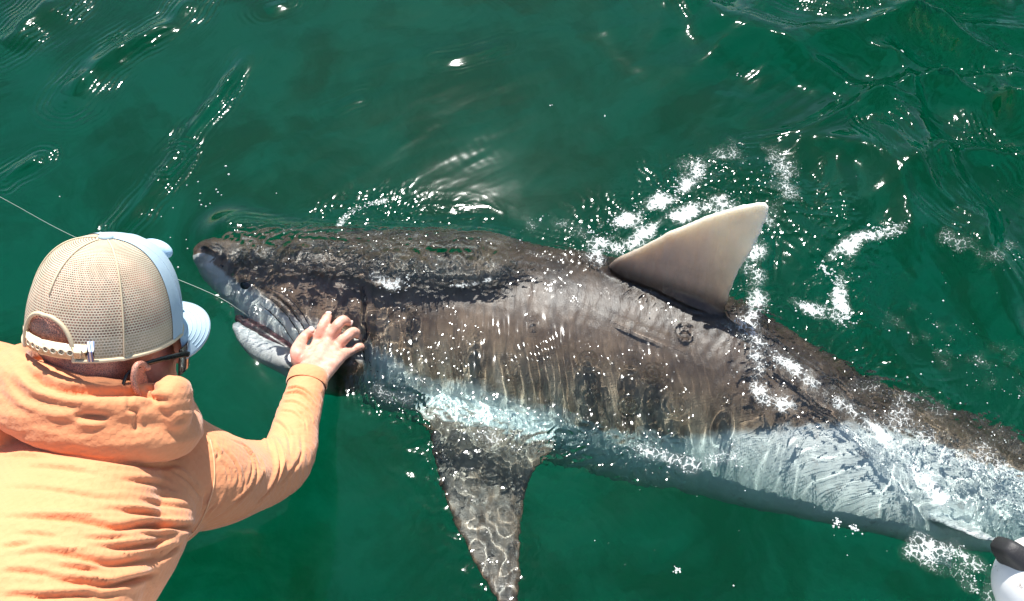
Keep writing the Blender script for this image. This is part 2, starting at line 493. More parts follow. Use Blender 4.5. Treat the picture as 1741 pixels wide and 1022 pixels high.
lift = M.ramp(M.math('ADD', M.math('MULTIPLY', dq, 1.0), M.math('MULTIPLY', M.math('SUBTRACT', M.noise(oc, 5, 3), 0.5), 0.3)), [(0.32, 1.0), (0.62, 0.45), (0.86, 0.0)])
brown = M.mix(lift, back, flank)
low = M.ramp(dq, [(0.30, 1.0), (0.55, 0.0)])
brown = M.mix(M.math('MULTIPLY', M.math('MULTIPLY', ribs.outputs['Fac'], low), 0.55), brown, (0.62, 0.50, 0.39))
brown = M.mix(M.ramp(streak, [(0.36, 0.55), (0.52, 0.0)]), brown, (0.055, 0.042, 0.037))
brown = M.mix(M.ramp(spk, [(0.28, 0.6), (0.36, 0.0)]), brown, (0.03, 0.025, 0.024))
finc = M.mix(M.ramp(M.noise(oc, 26, 6, 0.65, 0.5), [(0.36, 0.0), (0.64, 1.0)]), (0.035, 0.024, 0.018), (0.20, 0.13, 0.085))
brown = M.mix(M.math('MULTIPLY', finm, 0.85), brown, finc)
brown = M.mix(M.math('MULTIPLY', M.attr('dorsal_fin_glow'), 0.85), brown, M.mix(M.noise(oc, 40, 5, 0.6), (0.66, 0.56, 0.47), (0.80, 0.71, 0.61)))  # sunlit brightness painted into the fin colour; the fin itself is grey
belly = M.mix(M.ramp(blot, [(0.35, 0.0), (0.7, 1.0)]), (0.74, 0.74, 0.72), (0.88, 0.87, 0.85))
belly = M.mix(M.ramp(M.noise(oc, 30, 5, 0.7), [(0.30, 0.5), (0.42, 0.0)]), belly, (0.40, 0.30, 0.27))
skin = M.mix(pigm, belly, brown)
h1 = M.bump(M.noise(oc, 420, 3, 0.6), 0.35, 0.0012)
h2 = M.bump(streak, 0.4, 0.004, h1)
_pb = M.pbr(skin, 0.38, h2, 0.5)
M.l(M.math('MULTIPLY', M.attr('dorsal_fin_glow'), 0.9), _pb.inputs['Subsurface Weight']); _pb.inputs['Subsurface Radius'].default_value = (1.0, 0.72, 0.5); _pb.inputs['Subsurface Scale'].default_value = 0.075
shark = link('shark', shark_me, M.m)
tag(shark, 'large brown and white shark lying at the surface beside the boat', 'shark')
shark.cycles.is_caustics_receiver = True

black_eye = plain('eye black', (0.008, 0.008, 0.010), 0.08)
# eye
ep, en = hit(SHARK_BVH, 419, 488)
e = Build(); ax = unit(np.cross(en, [0, 0, 1])); ay = np.cross(en, ax)
e.ball(ep - en * 0.0055, [ax * 0.0165, ay * 0.0115, en * 0.0085])
link('eye', e.mesh(), black_eye, shark).cycles.is_caustics_receiver = True
# nostril
npnt, nn = hit(SHARK_BVH, 381, 455)
e = Build(); ax = unit(np.cross(nn, [0.4, 0.2, 1])); ay = np.cross(nn, ax)
e.ball(npnt - nn * 0.002, [ax * 0.009, ay * 0.003, nn * 0.003], 12, 8)
link('nostril', e.mesh(), black_eye, shark)
dark_slit = plain('slit shade', (0.035, 0.022, 0.020), 0.6)
SHB = [np.array(p) for p in ()]
for k, ln in enumerate(GILLS + FOLDS):
    p3 = []; 
    for u, v in catmull(np.array(ln, float), 30):
        h, no = hit(SHARK_BVH, u, v)
        if h is not None: p3.append(h - no * 0.0002)
    if len(p3) < 4: continue
    e = Build(); n_ = len(p3)
    w = (0.0034 if k == 0 else 0.0010) if k < len(GILLS) else 0.0017
    e.tube(p3, [w * (0.25 + 0.75 * math.sin(math.pi * (j + 0.5) / n_)) for j in range(n_)], seg=8)
    g = link('gill_slit' if k < len(GILLS) else 'jaw_fold', e.mesh(), dark_slit, shark)
    g.cycles.is_caustics_receiver = True
# mouth lining, pink-brown, between the jaws
mp_ = [q3(411, 551, -0.07), q3(435, 568, -0.075), q3(463, 587, -0.08), q3(495, 607, -0.09)]
e = Build(); e.tube(mp_, [(0.010, 0.012), (0.018, 0.022), (0.022, 0.03), (0.02, 0.03)], n=20, seg=16)
Mm = Mat('mouth lining'); oc = Mm.obj_co()
Mm.pbr(Mm.mix(Mm.ramp(Mm.noise(oc, 45, 4), [(0.4, 0.0), (0.62, 1.0)]), (0.03, 0.018, 0.018), (0.14, 0.055, 0.058)), 0.35)
link('mouth_lining', e.mesh(), Mm.m, shark).cycles.is_caustics_receiver = True
# teeth along the upper jaw
Mt = plain('tooth enamel', (0.78, 0.75, 0.66), 0.25)
tooth_me = None
for k in range(11):
    tt = k / 10; u = 362 + 112 * tt; v = 476 + 104 * tt
    h, no = hit(SHARK_BVH, u, v - 5)
    if h is None: continue
    if tooth_me is None:
        e = Build(); e.add([(-0.0045, -0.002, 0.004), (0.0045, -0.002, 0.004), (0.0045, 0.002, 0.004), (-0.0045, 0.002, 0.004), (0, 0, -0.0115)],
                           [(0, 1, 2, 3), (0, 4, 1), (1, 4, 2), (2, 4, 3), (3, 4, 0)])
        tooth_me = e.mesh(); tooth_me.materials.append(Mt)
    tb = bpy.data.objects.new('tooth', tooth_me); COL.objects.link(tb); tb.parent = shark
    tb.location = tuple(h - no * 0.004); tb.rotation_euler = (math.radians(-40) + random.uniform(-.2, .2), random.uniform(-.25, .25), random.uniform(-.3, .3))
# ================================================================== WATER
def axis(lo, hi, step, far):
    core = np.arange(lo, hi + step / 2, step); s = step; a = [core[-1]]; b = [core[0]]
    while a[-1] < far:
        s *= 1.35; a.append(a[-1] + s); b.append(b[-1] - s)
    return np.r_[np.array(b[1:])[::-1], core, np.array(a[1:])]
STEP = 0.0033
gx = axis(-1.42, 1.42, STEP, 1500); gy = axis(0.28, 1.98, STEP, 1500)
X, Y = np.meshgrid(gx, gy, indexing='ij'); X = X.ravel(); Y = Y.ravel()
XY = np.c_[X, Y]
def px_line(pts): return np.array([Z(u, v)[:2] for u, v in pts])
def px_blob(u, v, ru, rv=None):
    """soft 0..1 patch round a photo pixel on the surface, radii in metres"""
    c = Z(u, v); rv = rv or ru
    return np.exp(-(((X - c[0]) / ru) ** 2 + ((Y - c[1]) / rv) ** 2))
far = np.hypot(X, Y - 1)
fade = np.exp(-np.maximum(far - 2.5, 0) / 6)
h = np.zeros(len(X))      # waves that are real relief
rp = np.zeros(len(X))     # the finest ripples, handed to the bump of the water
def rnd0(p): return 1 - np.sqrt(p * p + 0.01) * 1.7
# broad chop
wx = X + 0.10 * perlin(X * 1.3, Y * 1.3, 41); wy = Y + 0.10 * perlin(X * 1.3 + 7, Y * 1.3, 42)
h += (0.003 + 0.004 * smooth(0.1, 0.7, X)) * fbm(wx * 1.5, wy * 1.5, 1, 2)
ga = math.radians(35); gxa = wx * math.cos(ga) + wy * math.sin(ga); gya = -wx * math.sin(ga) + wy * math.cos(ga)
calmL = 0.45 + 0.55 * smooth(0.1, 0.7, X)
h += calmL * 0.0028 * fbm(gxa * 3.0, gya * 6.5, 5, 3) + 0.0022 * calmL * np.clip(rnd0(perlin(gxa * 2.2, gya * 6.0, 7)), 0, 1) ** 3
h *= 1 - 0.8 * px_blob(790, 310, 0.20, 0.14)
# the disturbed water on the right: steeper, crossing waves
rightm = smooth(0.35, 1.0, X + 0.35 * (Y - 1.2)) * smooth(0.55, 0.95, Y)
b2 = math.radians(-48)
da = (wx * math.cos(b2) + wy * math.sin(b2)); db = (-wx * math.sin(b2) + wy * math.cos(b2))
def rnd(p, k): return 1 - np.sqrt(p * p + k * k) * 1.7
rid2 = rnd(perlin(da * 1.6, db * 3.6, 22), 0.08)
rid3 = rnd(perlin(wx * 3.3 + 3, wy * 3.3, 31), 0.10)
h += 0.045 * smooth(0.45, 1.0, X) * smooth(0.95, 1.4, Y) * np.clip(rnd0(perlin(wx * 2.4 + 5, wy * 4.0, 33)), 0, 1) ** 2
h += 0.045 * rightm * smooth(0.8, 1.2, Y) * np.clip(rnd0(perlin(wx * 4.2 + 0.8 * wy, wy * 1.6, 35)), 0, 1) ** 2
h += rightm * (0.044 * np.clip(rid2, 0, 1) ** 3 + 0.012 * np.clip(rid3, 0, 1) ** 3 + 0.015 * fbm(wx * 3, wy * 3, 55, 3))
# little capillary trains ahead of the crests
cap_mask = smooth(0.12, 0.5, perlin(X * 2.3, Y * 2.3, 61)) * (0.10 + 0.90 * rightm)
ph = db + 0.05 * perlin(X * 4, Y * 4, 62)
rp += 0.0011 * cap_mask * np.sin(2 * math.pi * ph / 0.021) * (0.5 + 0.5 * perlin(X * 6, Y * 6, 63))
ph = da + 0.06 * perlin(X * 3, Y * 3, 64)
rp += 0.0008 * smooth(0.1, 0.5, perlin(X * 2.1 + 9, Y * 2.1, 65)) * rightm * np.sin(2 * math.pi * ph / 0.026)
# slight ruffling all over
rp += (0.0009 * calmL + 0.0018 * rightm) * fbm(gxa * 9, gya * 15, 70, 3, 0.45) * (0.7 + 0.6 * perlin(X * 2, Y * 2, 71))
# crests with their own place in the photograph: (line, height, width)
for ln, amp, wd in (
    ([(0, 82), (45, 48), (80, 20), (110, -10)], 0.030, 0.040), ([(118, 172), (165, 120), (230, 75), (290, 40), (325, -5)], 0.026, 0.030),
    ([(280, 285), (325, 225), (365, 175), (420, 95)], 0.016, 0.016), ([(205, 390), (250, 335), (300, 270)], 0.015, 0.018), ([(10, 305), (70, 268)], 0.015, 0.016),
    ([(450, 20), (490, 5)], 0.006, 0.02), ([(740, 105), (800, 95), (860, 75)], 0.005, 0.016), ([(560, 190), (620, 165)], 0.003, 0.015),
    ([(1500, 0), (1530, 45), (1590, 85), (1680, 120)], 0.050, 0.045), ([(1690, 130), (1695, 190), (1725, 260), (1760, 300)], 0.046, 0.040),
    ([(1560, 60), (1610, 100), (1655, 150), (1700, 230)], 0.022, 0.020), ([(1260, 20), (1330, 40), (1400, 60)], 0.008, 0.02),
    ([(1270, 240), (1390, 222), (1470, 178), (1560, 200), (1640, 245)], 0.009, 0.011), ([(1590, 300), (1640, 340), (1665, 380), (1650, 440)], 0.024, 0.018),
    ([(1470, 200), (1520, 270), (1560, 330), (1620, 380)], 0.022, 0.022), ([(1740, 10), (1640, 22), (1560, -5)], 0.036, 0.030),
    # swell shouldered up along the shark's back, the fold over the flank and the crest behind the fin
    ([(945, 462), (985, 500), (1050, 540), (1130, 572), (1215, 602)], 0.006, 0.010),
    ([(1290, 590), (1360, 640), (1430, 690), (1500, 750), (1570, 812), (1620, 860)], 0.014, 0.016),
    ([(420, 400), (560, 398), (700, 405), (820, 415), (950, 440)], 0.006, 0.020),
    ([(1300, 400), (1290, 470), (1282, 540), (1290, 590)], 0.009, 0.013)):
    L = catmull(px_line(ln), 24); bb = (L.min(0) - 0.25, L.max(0) + 0.25)
    s = np.where((XY > bb[0]).all(1) & (XY < bb[1]).all(1))[0]
    wob = 0.4 * wd * perlin(X[s] * 16, Y[s] * 16, 77)
    d_, al, _ = poly_dist(XY[s], L)
    d_ = np.sqrt(d_ ** 2 + (0.25 * wd) ** 2)
    h[s] += amp * np.exp(-np.abs((d_ + wob) / wd) ** 1.6) * np.sin(np.clip(al, 0.03, 0.97) * math.pi) ** 0.6 * (0.75 + 0.5 * perlin(X[s] * 9, Y[s] * 9, 78))
    # ripples riding along its flank
    rp[s] += 0.0008 * min(amp / 0.010, 1.3) * np.sin(2 * math.pi * (d_ + 0.006 * perlin(X[s] * 20, Y[s] * 20, 79)) / 0.015) * np.exp(-((d_ - 1.8 * wd) / (1.3 * wd)) ** 2) * (0.6 + perlin(X[s] * 10, Y[s] * 10, 80))
# choppy, broken water over and round the shark
def along_px(ln, wd):
    L = px_line(ln); bb = (L.min(0) - 4 * wd, L.max(0) + 4 * wd); m = np.zeros(len(X))
    s = np.where((XY > bb[0]).all(1) & (XY < bb[1]).all(1))[0]
    d_, _, _ = poly_dist(XY[s], L); m[s] = np.exp(-(d_ / wd) ** 2); return m
# water piled up along the back and nape, drawn down at the cheek
h += 0.037 * along_px([(390, 400), (450, 418), (520, 432), (640, 446), (760, 440), (820, 440)], 0.062)
h += 0.0045 * fbm(X * 19, Y * 19, 110, 4, 0.6) * along_px([(430, 480), (520, 490), (620, 530)], 0.09)
h -= 0.012 * along_px([(1070, 455), (1150, 490), (1230, 535)], 0.036)
h -= 0.034 * along_px([(505, 590), (555, 585), (605, 592)], 0.050)
chop = along_px([(430, 432), (560, 438), (680, 445), (800, 450), (900, 452)], 0.050)
chop = np.maximum(chop, 0.9 * along_px([(660, 660), (760, 700), (880, 735), (1000, 750), (1130, 775)], 0.045))
chop = np.maximum(chop, 0.7 * along_px([(1060, 470), (1150, 520), (1240, 560)], 0.045))
chop = np.maximum(chop, 0.9 * along_px([(1290, 520), (1290, 640), (1350, 700), (1450, 720)], 0.06))
chop = np.maximum(chop, 0.9 * along_px([(1450, 660), (1560, 720), (1680, 780), (1741, 820)], 0.11))
chop = np.maximum(chop, 0.22 * along_px([(740, 720), (790, 850), (850, 990)], 0.085))
chop = np.maximum(chop, 0.5 * along_px([(1050, 400), (1200, 300), (1350, 330), (1450, 430), (1430, 540)], 0.09))
chop = np.maximum(chop, 0.45 * along_px([(560, 380), (640, 360), (800, 400)], 0.06))
calm = along_px([(700, 540), (850, 570), (1000, 600), (1150, 640)], 0.06)
chop *= 1 - 0.6 * calm
c0 = rnd(perlin(X * 13 + 1.2 * perlin(X * 5, Y * 5, 89), Y * 13, 88), 0.12)
c1 = rnd(perlin(X * 27 + 2 * perlin(X * 8, Y * 8, 90), Y * 27, 91), 0.10)
c2 = rnd(perlin(X * 55, Y * 55, 92), 0.06)
h += chop * (0.0040 * (np.clip(c0, 0, 1) ** 1.5 - 0.35) + 0.0015 * (np.clip(c1, 0, 1) ** 1.6 - 0.35))
rp += chop * (0.0042 * (np.clip(c1, 0, 1) ** 1.6 - 0.35) + 0.0024 * (np.clip(c2, 0, 1) ** 1.5 - 0.4))
nape = along_px([(430, 425), (560, 430), (680, 438), (800, 448)], 0.040)
lowe = along_px([(690, 690), (780, 715), (880, 735), (1000, 750), (1150, 775)], 0.035)
h += (nape + 0.6 * lowe) * (0.0050 * (np.clip(c1, 0, 1) ** 1.6 - 0.35) + 0.0022 * (np.clip(c2, 0, 1) ** 1.5 - 0.4))
rp += nape * (0.003 * (np.clip(c1, 0, 1) ** 1.6 - 0.35) + 0.0028 * (np.clip(c2, 0, 1) ** 1.5 - 0.4))
# fine streaming ripples over the flank, running down the body
calm2 = along_px([(760, 560), (950, 600), (1150, 640)], 0.09); rp *= 1 - 0.85 * np.clip(calm2 * 1.3, 0, 1)
flk = along_px([(640, 560), (760, 590), (900, 610), (1040, 640), (1160, 650)], 0.085) * (1 - 0.8 * chop)
rp += 0.0005 * flk * np.sin(2 * math.pi * (X + 0.018 * perlin(X * 12, Y * 5, 95) + 0.10 * Y) / 0.0165) * (0.55 + 0.9 * perlin(X * 10, Y * 10, 96))
h += 0.0017 * flk * perlin(X * 42, Y * 12, 97)
h += 0.00035 * flk * np.sin(2 * math.pi * (X + 0.018 * perlin(X * 12, Y * 5, 95) + 0.10 * Y) / 0.0165) * (0.55 + 0.9 * perlin(X * 10, Y * 10, 96))
flk2 = along_px([(620, 500), (620, 560), (640, 640)], 0.05) + along_px([(735, 480), (750, 560), (770, 640)], 0.04)
rp += 0.0009 * np.clip(flk2, 0, 1) * np.sin(2 * math.pi * (X + 0.012 * perlin(X * 14, Y * 8, 98) + 0.18 * Y) / 0.014)
pec = along_px([(740, 740), (790, 850), (850, 990)], 0.075)
h += 0.0018 * pec * (np.clip(rnd(perlin(X * 26 + perlin(X * 7, Y * 7, 100), Y * 26, 101), 0.10), 0, 1) ** 1.5 - 0.4)
rp += 0.0012 * pec * fbm(X * 30, Y * 30, 103, 2)
h += 0.0007 * (flk + 0.5 * chop) * (np.clip(rnd(perlin(X * 30, Y * 22, 102), 0.08), 0, 1) - 0.4)
# rings where drops have fallen
for u, v, r0, wl, am in ((805, 568, 0.014, 0.0085, 1.0), (1028, 621, 0.008, 0.008, .8), (1110, 635, 0.024, 0.0105, 1.1), (1070, 690, 0.018, 0.010, 1.2),
                         (700, 528, 0.016, 0.009, 1), (1072, 618, 0.024, 0.013, .6), (1165, 560, 0.022, 0.013, .8), (1000, 610, 0.026, 0.014, .7),
                         (870, 632, 0.014, 0.012, .6), (1150, 690, 0.030, 0.013, .6), (1232, 680, 0.016, 0.011, .8), (905, 540, 0.010, 0.011, .4)):
    c = Z(u, v); d_ = np.hypot(X - c[0], Y - c[1]); s = d_ < 0.08
    ring = am * np.cos(2 * math.pi * d_[s] / wl) * np.exp(-((d_[s] - r0 * 0.55) / (r0 * 0.6)) ** 2)
    h[s] += 0.0011 * ring; rp[s] += 0.0020 * ring
h *= fade; rp *= fade
h += (1 - fade) * 0.10 * np.sin(X * 0.35 + 0.6 * np.sin(Y * 0.2)) * np.exp(-far / 300)
V = np.c_[X, Y, h]
wme = grid_mesh(V, len(gx), len(gy))
attr(wme, 'ripple', rp)
M = Mat('sea water')
bn = M.bump(M.attr('ripple'), 1.0, 1.0)
lw = M.n('ShaderNodeFresnel'); lw.inputs['IOR'].default_value = 1.33; M.l(bn, lw.inputs['Normal'])
refr = M.n('ShaderNodeBsdfRefraction'); refr.inputs['IOR'].default_value = 1.33; refr.inputs['Roughness'].default_value = 0.0
M.l(bn, refr.inputs['Normal'])
glo = M.n('ShaderNodeBsdfAnisotropic'); glo.inputs['Roughness'].default_value = 0.055; M.l(bn, glo.inputs['Normal'])
mx = M.n('ShaderNodeMixShader'); M.l(lw.outputs[0], mx.inputs[0]); M.l(refr.outputs[0], mx.inputs[1]); M.l(glo.outputs[0], mx.inputs[2])
M.l(mx.outputs[0], M.out.inputs['Surface'])
water = link('water', wme, M.m)
tag(water, kind='structure')
water.cycles.is_caustics_caster = True
# the green body of water under that surface: its upper face lies 2 mm over the waves
ix = np.unique(np.r_[np.arange(0, len(gx), 3), len(gx) - 1]); iy = np.unique(np.r_[np.arange(0, len(gy), 3), len(gy) - 1])
hg = h.reshape(len(gx), len(gy))
hm = hg.copy()
for sx in (-2, -1, 1, 2): hm = np.maximum(hm, np.roll(hg, sx, 0))
hg2 = hm.copy()
for sy in (-2, -1, 1, 2): hm = np.maximum(hm, np.roll(hg2, sy, 1))
Xs, Ys = np.meshgrid(gx[ix], gy[iy], indexing='ij')
M = Mat('green depth')
ab = M.n('ShaderNodeVolumeAbsorption'); ab.inputs['Color'].default_value = (0.02, 0.935, 0.795, 1); ab.inputs['Density'].default_value = 1.9
M.l(ab.outputs[0], M.out.inputs['Volume'])
depths = link('water_depths', grid_mesh(np.c_[Xs.ravel(), Ys.ravel(), hm[np.ix_(ix, iy)].ravel() + 0.002], len(ix), len(iy)), M.m)
tag(depths, kind='structure')

# pale sea floor that gives the water its green
gx2 = np.linspace(-40, 40, 90); gx2 = np.sign(gx2) * np.abs(gx2) ** 2
A, B = np.meshgrid(gx2, gx2, indexing='ij')
zf = -1.45 + 0.05 * fbm(A.ravel() * 0.7, B.ravel() * 0.7, 120, 3) * np.exp(-np.hypot(A.ravel(), B.ravel()) / 30)
M = Mat('sand'); oc = M.obj_co()
sand = M.mix(M.ramp(M.noise(oc, 0.8, 5, 0.6), [(0.35, 0.0), (0.7, 1.0)]), (0.72, 0.78, 0.68), (0.84, 0.86, 0.78))
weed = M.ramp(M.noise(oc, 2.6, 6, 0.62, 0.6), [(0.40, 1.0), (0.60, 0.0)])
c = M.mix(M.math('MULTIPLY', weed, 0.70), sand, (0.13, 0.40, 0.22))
M.pbr(c, 0.9, M.bump(M.noise(oc, 20, 3), 0.3, 0.02))
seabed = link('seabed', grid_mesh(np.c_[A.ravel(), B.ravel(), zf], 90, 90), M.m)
tag(seabed, kind='structure')
# ================================================================== PERSON
HB = P(181, 565, 1.14)                                   # middle of the cap's rim
v_f = unit(ray(178, 570)); v_r = unit(RT - v_f * np.dot(RT, v_f)); v_u = np.cross(v_r, v_f)     # the line of sight to the head
h_up = unit(v_u * 0.925 - v_f * 0.38 - v_r * 0.02)
h_fc = v_r * 0.66 + v_f * 0.75; h_fc = unit(h_fc - h_up * np.dot(h_fc, h_up))
h_lf = np.cross(h_up, h_fc)
h2_fc = v_r * 0.84 + v_f * 0.54; h2_fc = unit(h2_fc - h_up * np.dot(h2_fc, h_up)); h2_lf = np.cross(h_up, h2_fc)
def HF(x, y, z): return HB + h2_fc * x + h2_lf * y + h_up * z      # the face is turned a little further than the cap
def HL(x, y, z): return HB + h_fc * x + h_lf * y + h_up * z
person = empty('person', P(-130, 1330, 0.97))
tag(person, 'person in orange long-sleeved hooded shirt and mesh cap leaning down to touch the shark', 'person')

# ---- skin: head, neck, trunk, arms and right hand, one surface
b = Build()
b.ball(HF(-0.004, 0, 0.026), [h2_fc * 0.090, h2_lf * 0.074, h_up * 0.086], 32, 24)
b.ball(HF(0.030, 0, -0.055), [h2_fc * 0.062, h2_lf * 0.060, h_up * 0.070], 28, 20)         # face
b.ball(HF(0.048, 0, -0.103), [h2_fc * 0.030, h2_lf * 0.034, h_up * 0.024], 20, 14)          # chin
b.tube([HF(-0.02, -0.052, -0.062), HF(0.02, -0.046, -0.098), HF(0.055, -0.02, -0.112)], [0.024, 0.020, 0.016], n=12)
b.tube([HF(-0.02, 0.052, -0.062), HF(0.02, 0.046, -0.098), HF(0.055, 0.02, -0.112)], [0.024, 0.020, 0.016], n=12)
b.tube([HF(0.088, 0, -0.018), HF(0.100, 0, -0.042), HF(0.110, 0, -0.058)], [0.010, 0.012, 0.014], n=10)   # nose
b.tube([HF(0.082, 0.03, -0.010), HF(0.090, 0, -0.006), HF(0.082, -0.03, -0.010)], [0.010, 0.011, 0.010], n=10)  # brow
b.tube([HF(0.082, 0.022, -0.082), HF(0.092, 0, -0.080), HF(0.082, -0.022, -0.082)], [0.007, 0.009, 0.007], n=10)  # lips
b.tube([HF(0.076, 0.022, -0.093), HF(0.086, 0, -0.092), HF(0.076, -0.022, -0.093)], [0.007, 0.009, 0.007], n=10)
for sg in (-1, 1):                                          # ears
    c = HF(-0.004, sg * 0.081, -0.036)
    ex = unit(h2_fc * 0.9 - h_up * 0.25 - h2_lf * sg * 0.30); ez = unit(h_up + h2_fc * -0.18); ey = np.cross(ez, ex)
    w = np.linspace(-2.5, 1.9, 22)
    b.tube([c + ez * 0.028 * np.sin(q + 0.5) * 1.0 - ex * 0.017 * np.cos(q + 0.5) + h2_lf * sg * 0.008 for q in w], [0.0046] * 22, seg=10)
    b.ball(c, [ex * 0.015, ey * 0.0045, ez * 0.026], 16, 12)
    b.ball(c - ez * 0.027 + ex * 0.004, [ex * 0.008, ey * 0.006, ez * 0.010], 12, 8)
NK = P(128, 700, 1.20)
b.tube([HL(-0.020, 0, -0.005), HL(-0.022, 0, -0.045), HB * 0.35 + NK * 0.65, NK], [(0.062, 0.062), (0.056, 0.056), (0.056, 0.054), (0.065, 0.06)], n=20, seg=28, ref=tuple(-FW))
back = tuple(-FW)
b.tube([P(125, 760, 1.25), P(70, 880, 1.14), P(0, 1040, 1.0), P(-70, 1200, 0.96), P(-120, 1330, 0.97)],
       [(0.13, 0.07), (0.15, 0.085), (0.14, 0.085), (0.14, 0.085), (0.15, 0.09)], n=30, seg=32, ref=back)
ARM = [P(120, 745, 1.22), P(235, 775, 1.24), P(330, 812, 1.27), P(412, 812, 1.385), P(482, 786, 1.50), P(506, 714, 1.59), P(526, 638, 1.667)]
b.tube(ARM, [0.06, 0.06, 0.055, 0.044, 0.037, 0.034, (0.027, 0.022)], n=60, seg=20)
LARM = [P(90, 735, 1.20), P(-30, 690, 1.15), P(-110, 690, 1.14), P(-240, 720, 1.22), P(-330, 800, 1.30), P(-300, 930, 1.22), P(-280, 1010, 1.17)]
b.tube(LARM, [0.06, 0.06, 0.055, 0.046, 0.038, 0.034, 0.028], n=50, seg=16)
for k in range(4):
    o = np.array([(-0.03 + 0.02 * k), 0, 0])
    b.tube([P(-285, 1000, 1.17) + o, P(-275, 1040, 1.16) + o, P(-268, 1075, 1.17) + o], [0.011, 0.0095, 0.008], n=8, seg=10)
# the hand, spread on the shark's cheek
def S3(u, v, lift):
    lift = lift + 0.009
    h, n = hit(SHARK_BVH, u, v)
    n = unit(np.array([0.0, -0.15, 1.0]) + 0.6 * n)
    # the joint keeps its pixel while it is lifted off the skin towards the lens
    d = np.dot(h - CAMP, FW); step = lift / max(np.dot(n, -unit(ray(u, v))), 0.4)
    return P(u, v, d - step)
WR = P(528, 634, 1.672)
KN = [S3(540, 586, 0.030), S3(557, 582, 0.032), S3(571, 592, 0.030), S3(577, 608, 0.026)]
for k, q in enumerate(KN):
    w0 = WR + (q - KN[1]) * 0.55
    b.tube([w0, (w0 + q) / 2 + np.array([0, 0, 0.004]), q], [0.0165, 0.0155, 0.0132], n=14, seg=14)
b.ball((WR + KN[1] * 1.2 + KN[2]) / 3.2, [unit(KN[3] - KN[0]) * 0.034, unit(KN[1] - WR) * 0.042, np.array([0, 0, 0.015])], 20, 14)
FG = [[(540, 586, .030), (548, 560, .031), (555, 543, .020), (558, 538, .009)],
      [(557, 582, .032), (571, 557, .032), (583, 545, .022), (592, 549, .009)],
      [(571, 592, .030), (587, 575, .030), (601, 564, .020), (608, 570, .009)],
      [(577, 608, .026), (595, 598, .025), (611, 590, .016), (618, 592, .008)],
      [(513, 622, .036), (505, 600, .044), (515, 577, .036), (529, 563, .024)]]
FR = [(.0128, .0116, .0106, .0088), (.0130, .0118, .0108, .0090), (.0124, .0112, .0103, .0086), (.0112, .0098, .0090, .0076), (.0170, .0142, .0116, .0096)]
FPOS = []
for f, r in zip(FG, FR):
    p = [S3(*q) for q in f]; FPOS.append(p)
    b.tube(p, r, n=24, seg=14)
body_me = remesh(b.mesh(), 0.0030, iters=3)
co = get_co(body_me)
# knuckle bumps and tendons, weathered neck creases
no_ = get_no(body_me); dsp = 0.0006 * fbm(co[:, 0] * 60, co[:, 1] * 60 + co[:, 2] * 40, 140, 3)
for q, f in zip(KN, FPOS):
    for p, a, w in ((q, 0.0022, 0.008), (f[1], 0.0013, 0.006)):
        dsp += a * np.exp(-((co - p - np.array([0, 0, 0.008])) ** 2).sum(1) / w ** 2)
    d_, _, _ = poly_dist(co, np.array([WR + (q - KN[1]) * 0.5, q])); dsp += 0
set_co(body_me, co + no_ * dsp[:, None])
hc = (co - HB)
attr(body_me, 'stubble', smooth(0.02, -0.02, hc @ h_fc) * smooth(-0.075, -0.045, hc @ h_up) * (np.linalg.norm(hc, axis=1) < 0.2))
attr(body_me, 'handred', np.exp(-((co - P(502, 608, 1.70)) ** 2).sum(1) / 0.022 ** 2))
attr(body_me, 'sunburn', smooth(0.24, 0.12, np.linalg.norm(hc, axis=1)))
M = Mat('skin'); oc = M.obj_co()
base = M.mix(M.ramp(M.noise(oc, 55, 5, 0.6), [(0.35, 0.0), (0.65, 1.0)]), (0.56, 0.27, 0.19), (0.70, 0.41, 0.31))
burn = M.mix(M.ramp(M.noise(oc, 70, 5, 0.6), [(0.35, 0.0), (0.65, 1.0)]), (0.56, 0.22, 0.15), (0.69, 0.33, 0.23))
base = M.mix(M.attr('sunburn'), base, burn)
base = M.mix(M.math('MULTIPLY', M.attr('handred'), 0.8), base, (0.52, 0.13, 0.10))
stb = M.math('MULTIPLY', M.attr('stubble'), M.ramp(M.noise(oc, 900, 2, 0.5), [(0.40, 1.0), (0.55, 0.1)]))
base = M.mix(M.math('MULTIPLY', stb, 0.75), base, (0.09, 0.055, 0.04))
nr = M.bump(M.noise(oc, 350, 4, 0.65), 0.45, 0.0012)
M.pbr(base, 0.48, nr, 0.4, sss=0.12)
body = link('body', body_me, M.m, person)
body.cycles.is_caustics_receiver = True
# finger nails
nail = plain('nail', (0.80, 0.58, 0.50), 0.25)
for p, r in zip(FPOS, FR):
    d = unit(p[3] - p[2]); n = unit(np.array([0, -0.3, 1]) - d * np.dot([0, -0.3, 1], d)); s = np.cross(d, n)
    e = Build(); e.ball(p[3] + n * r[3] * 0.78 + d * 0.003, [d * 0.0058, s * r[3] * 0.72, n * 0.0022], 12, 8)
    link('finger_nail', e.mesh(), nail, body)

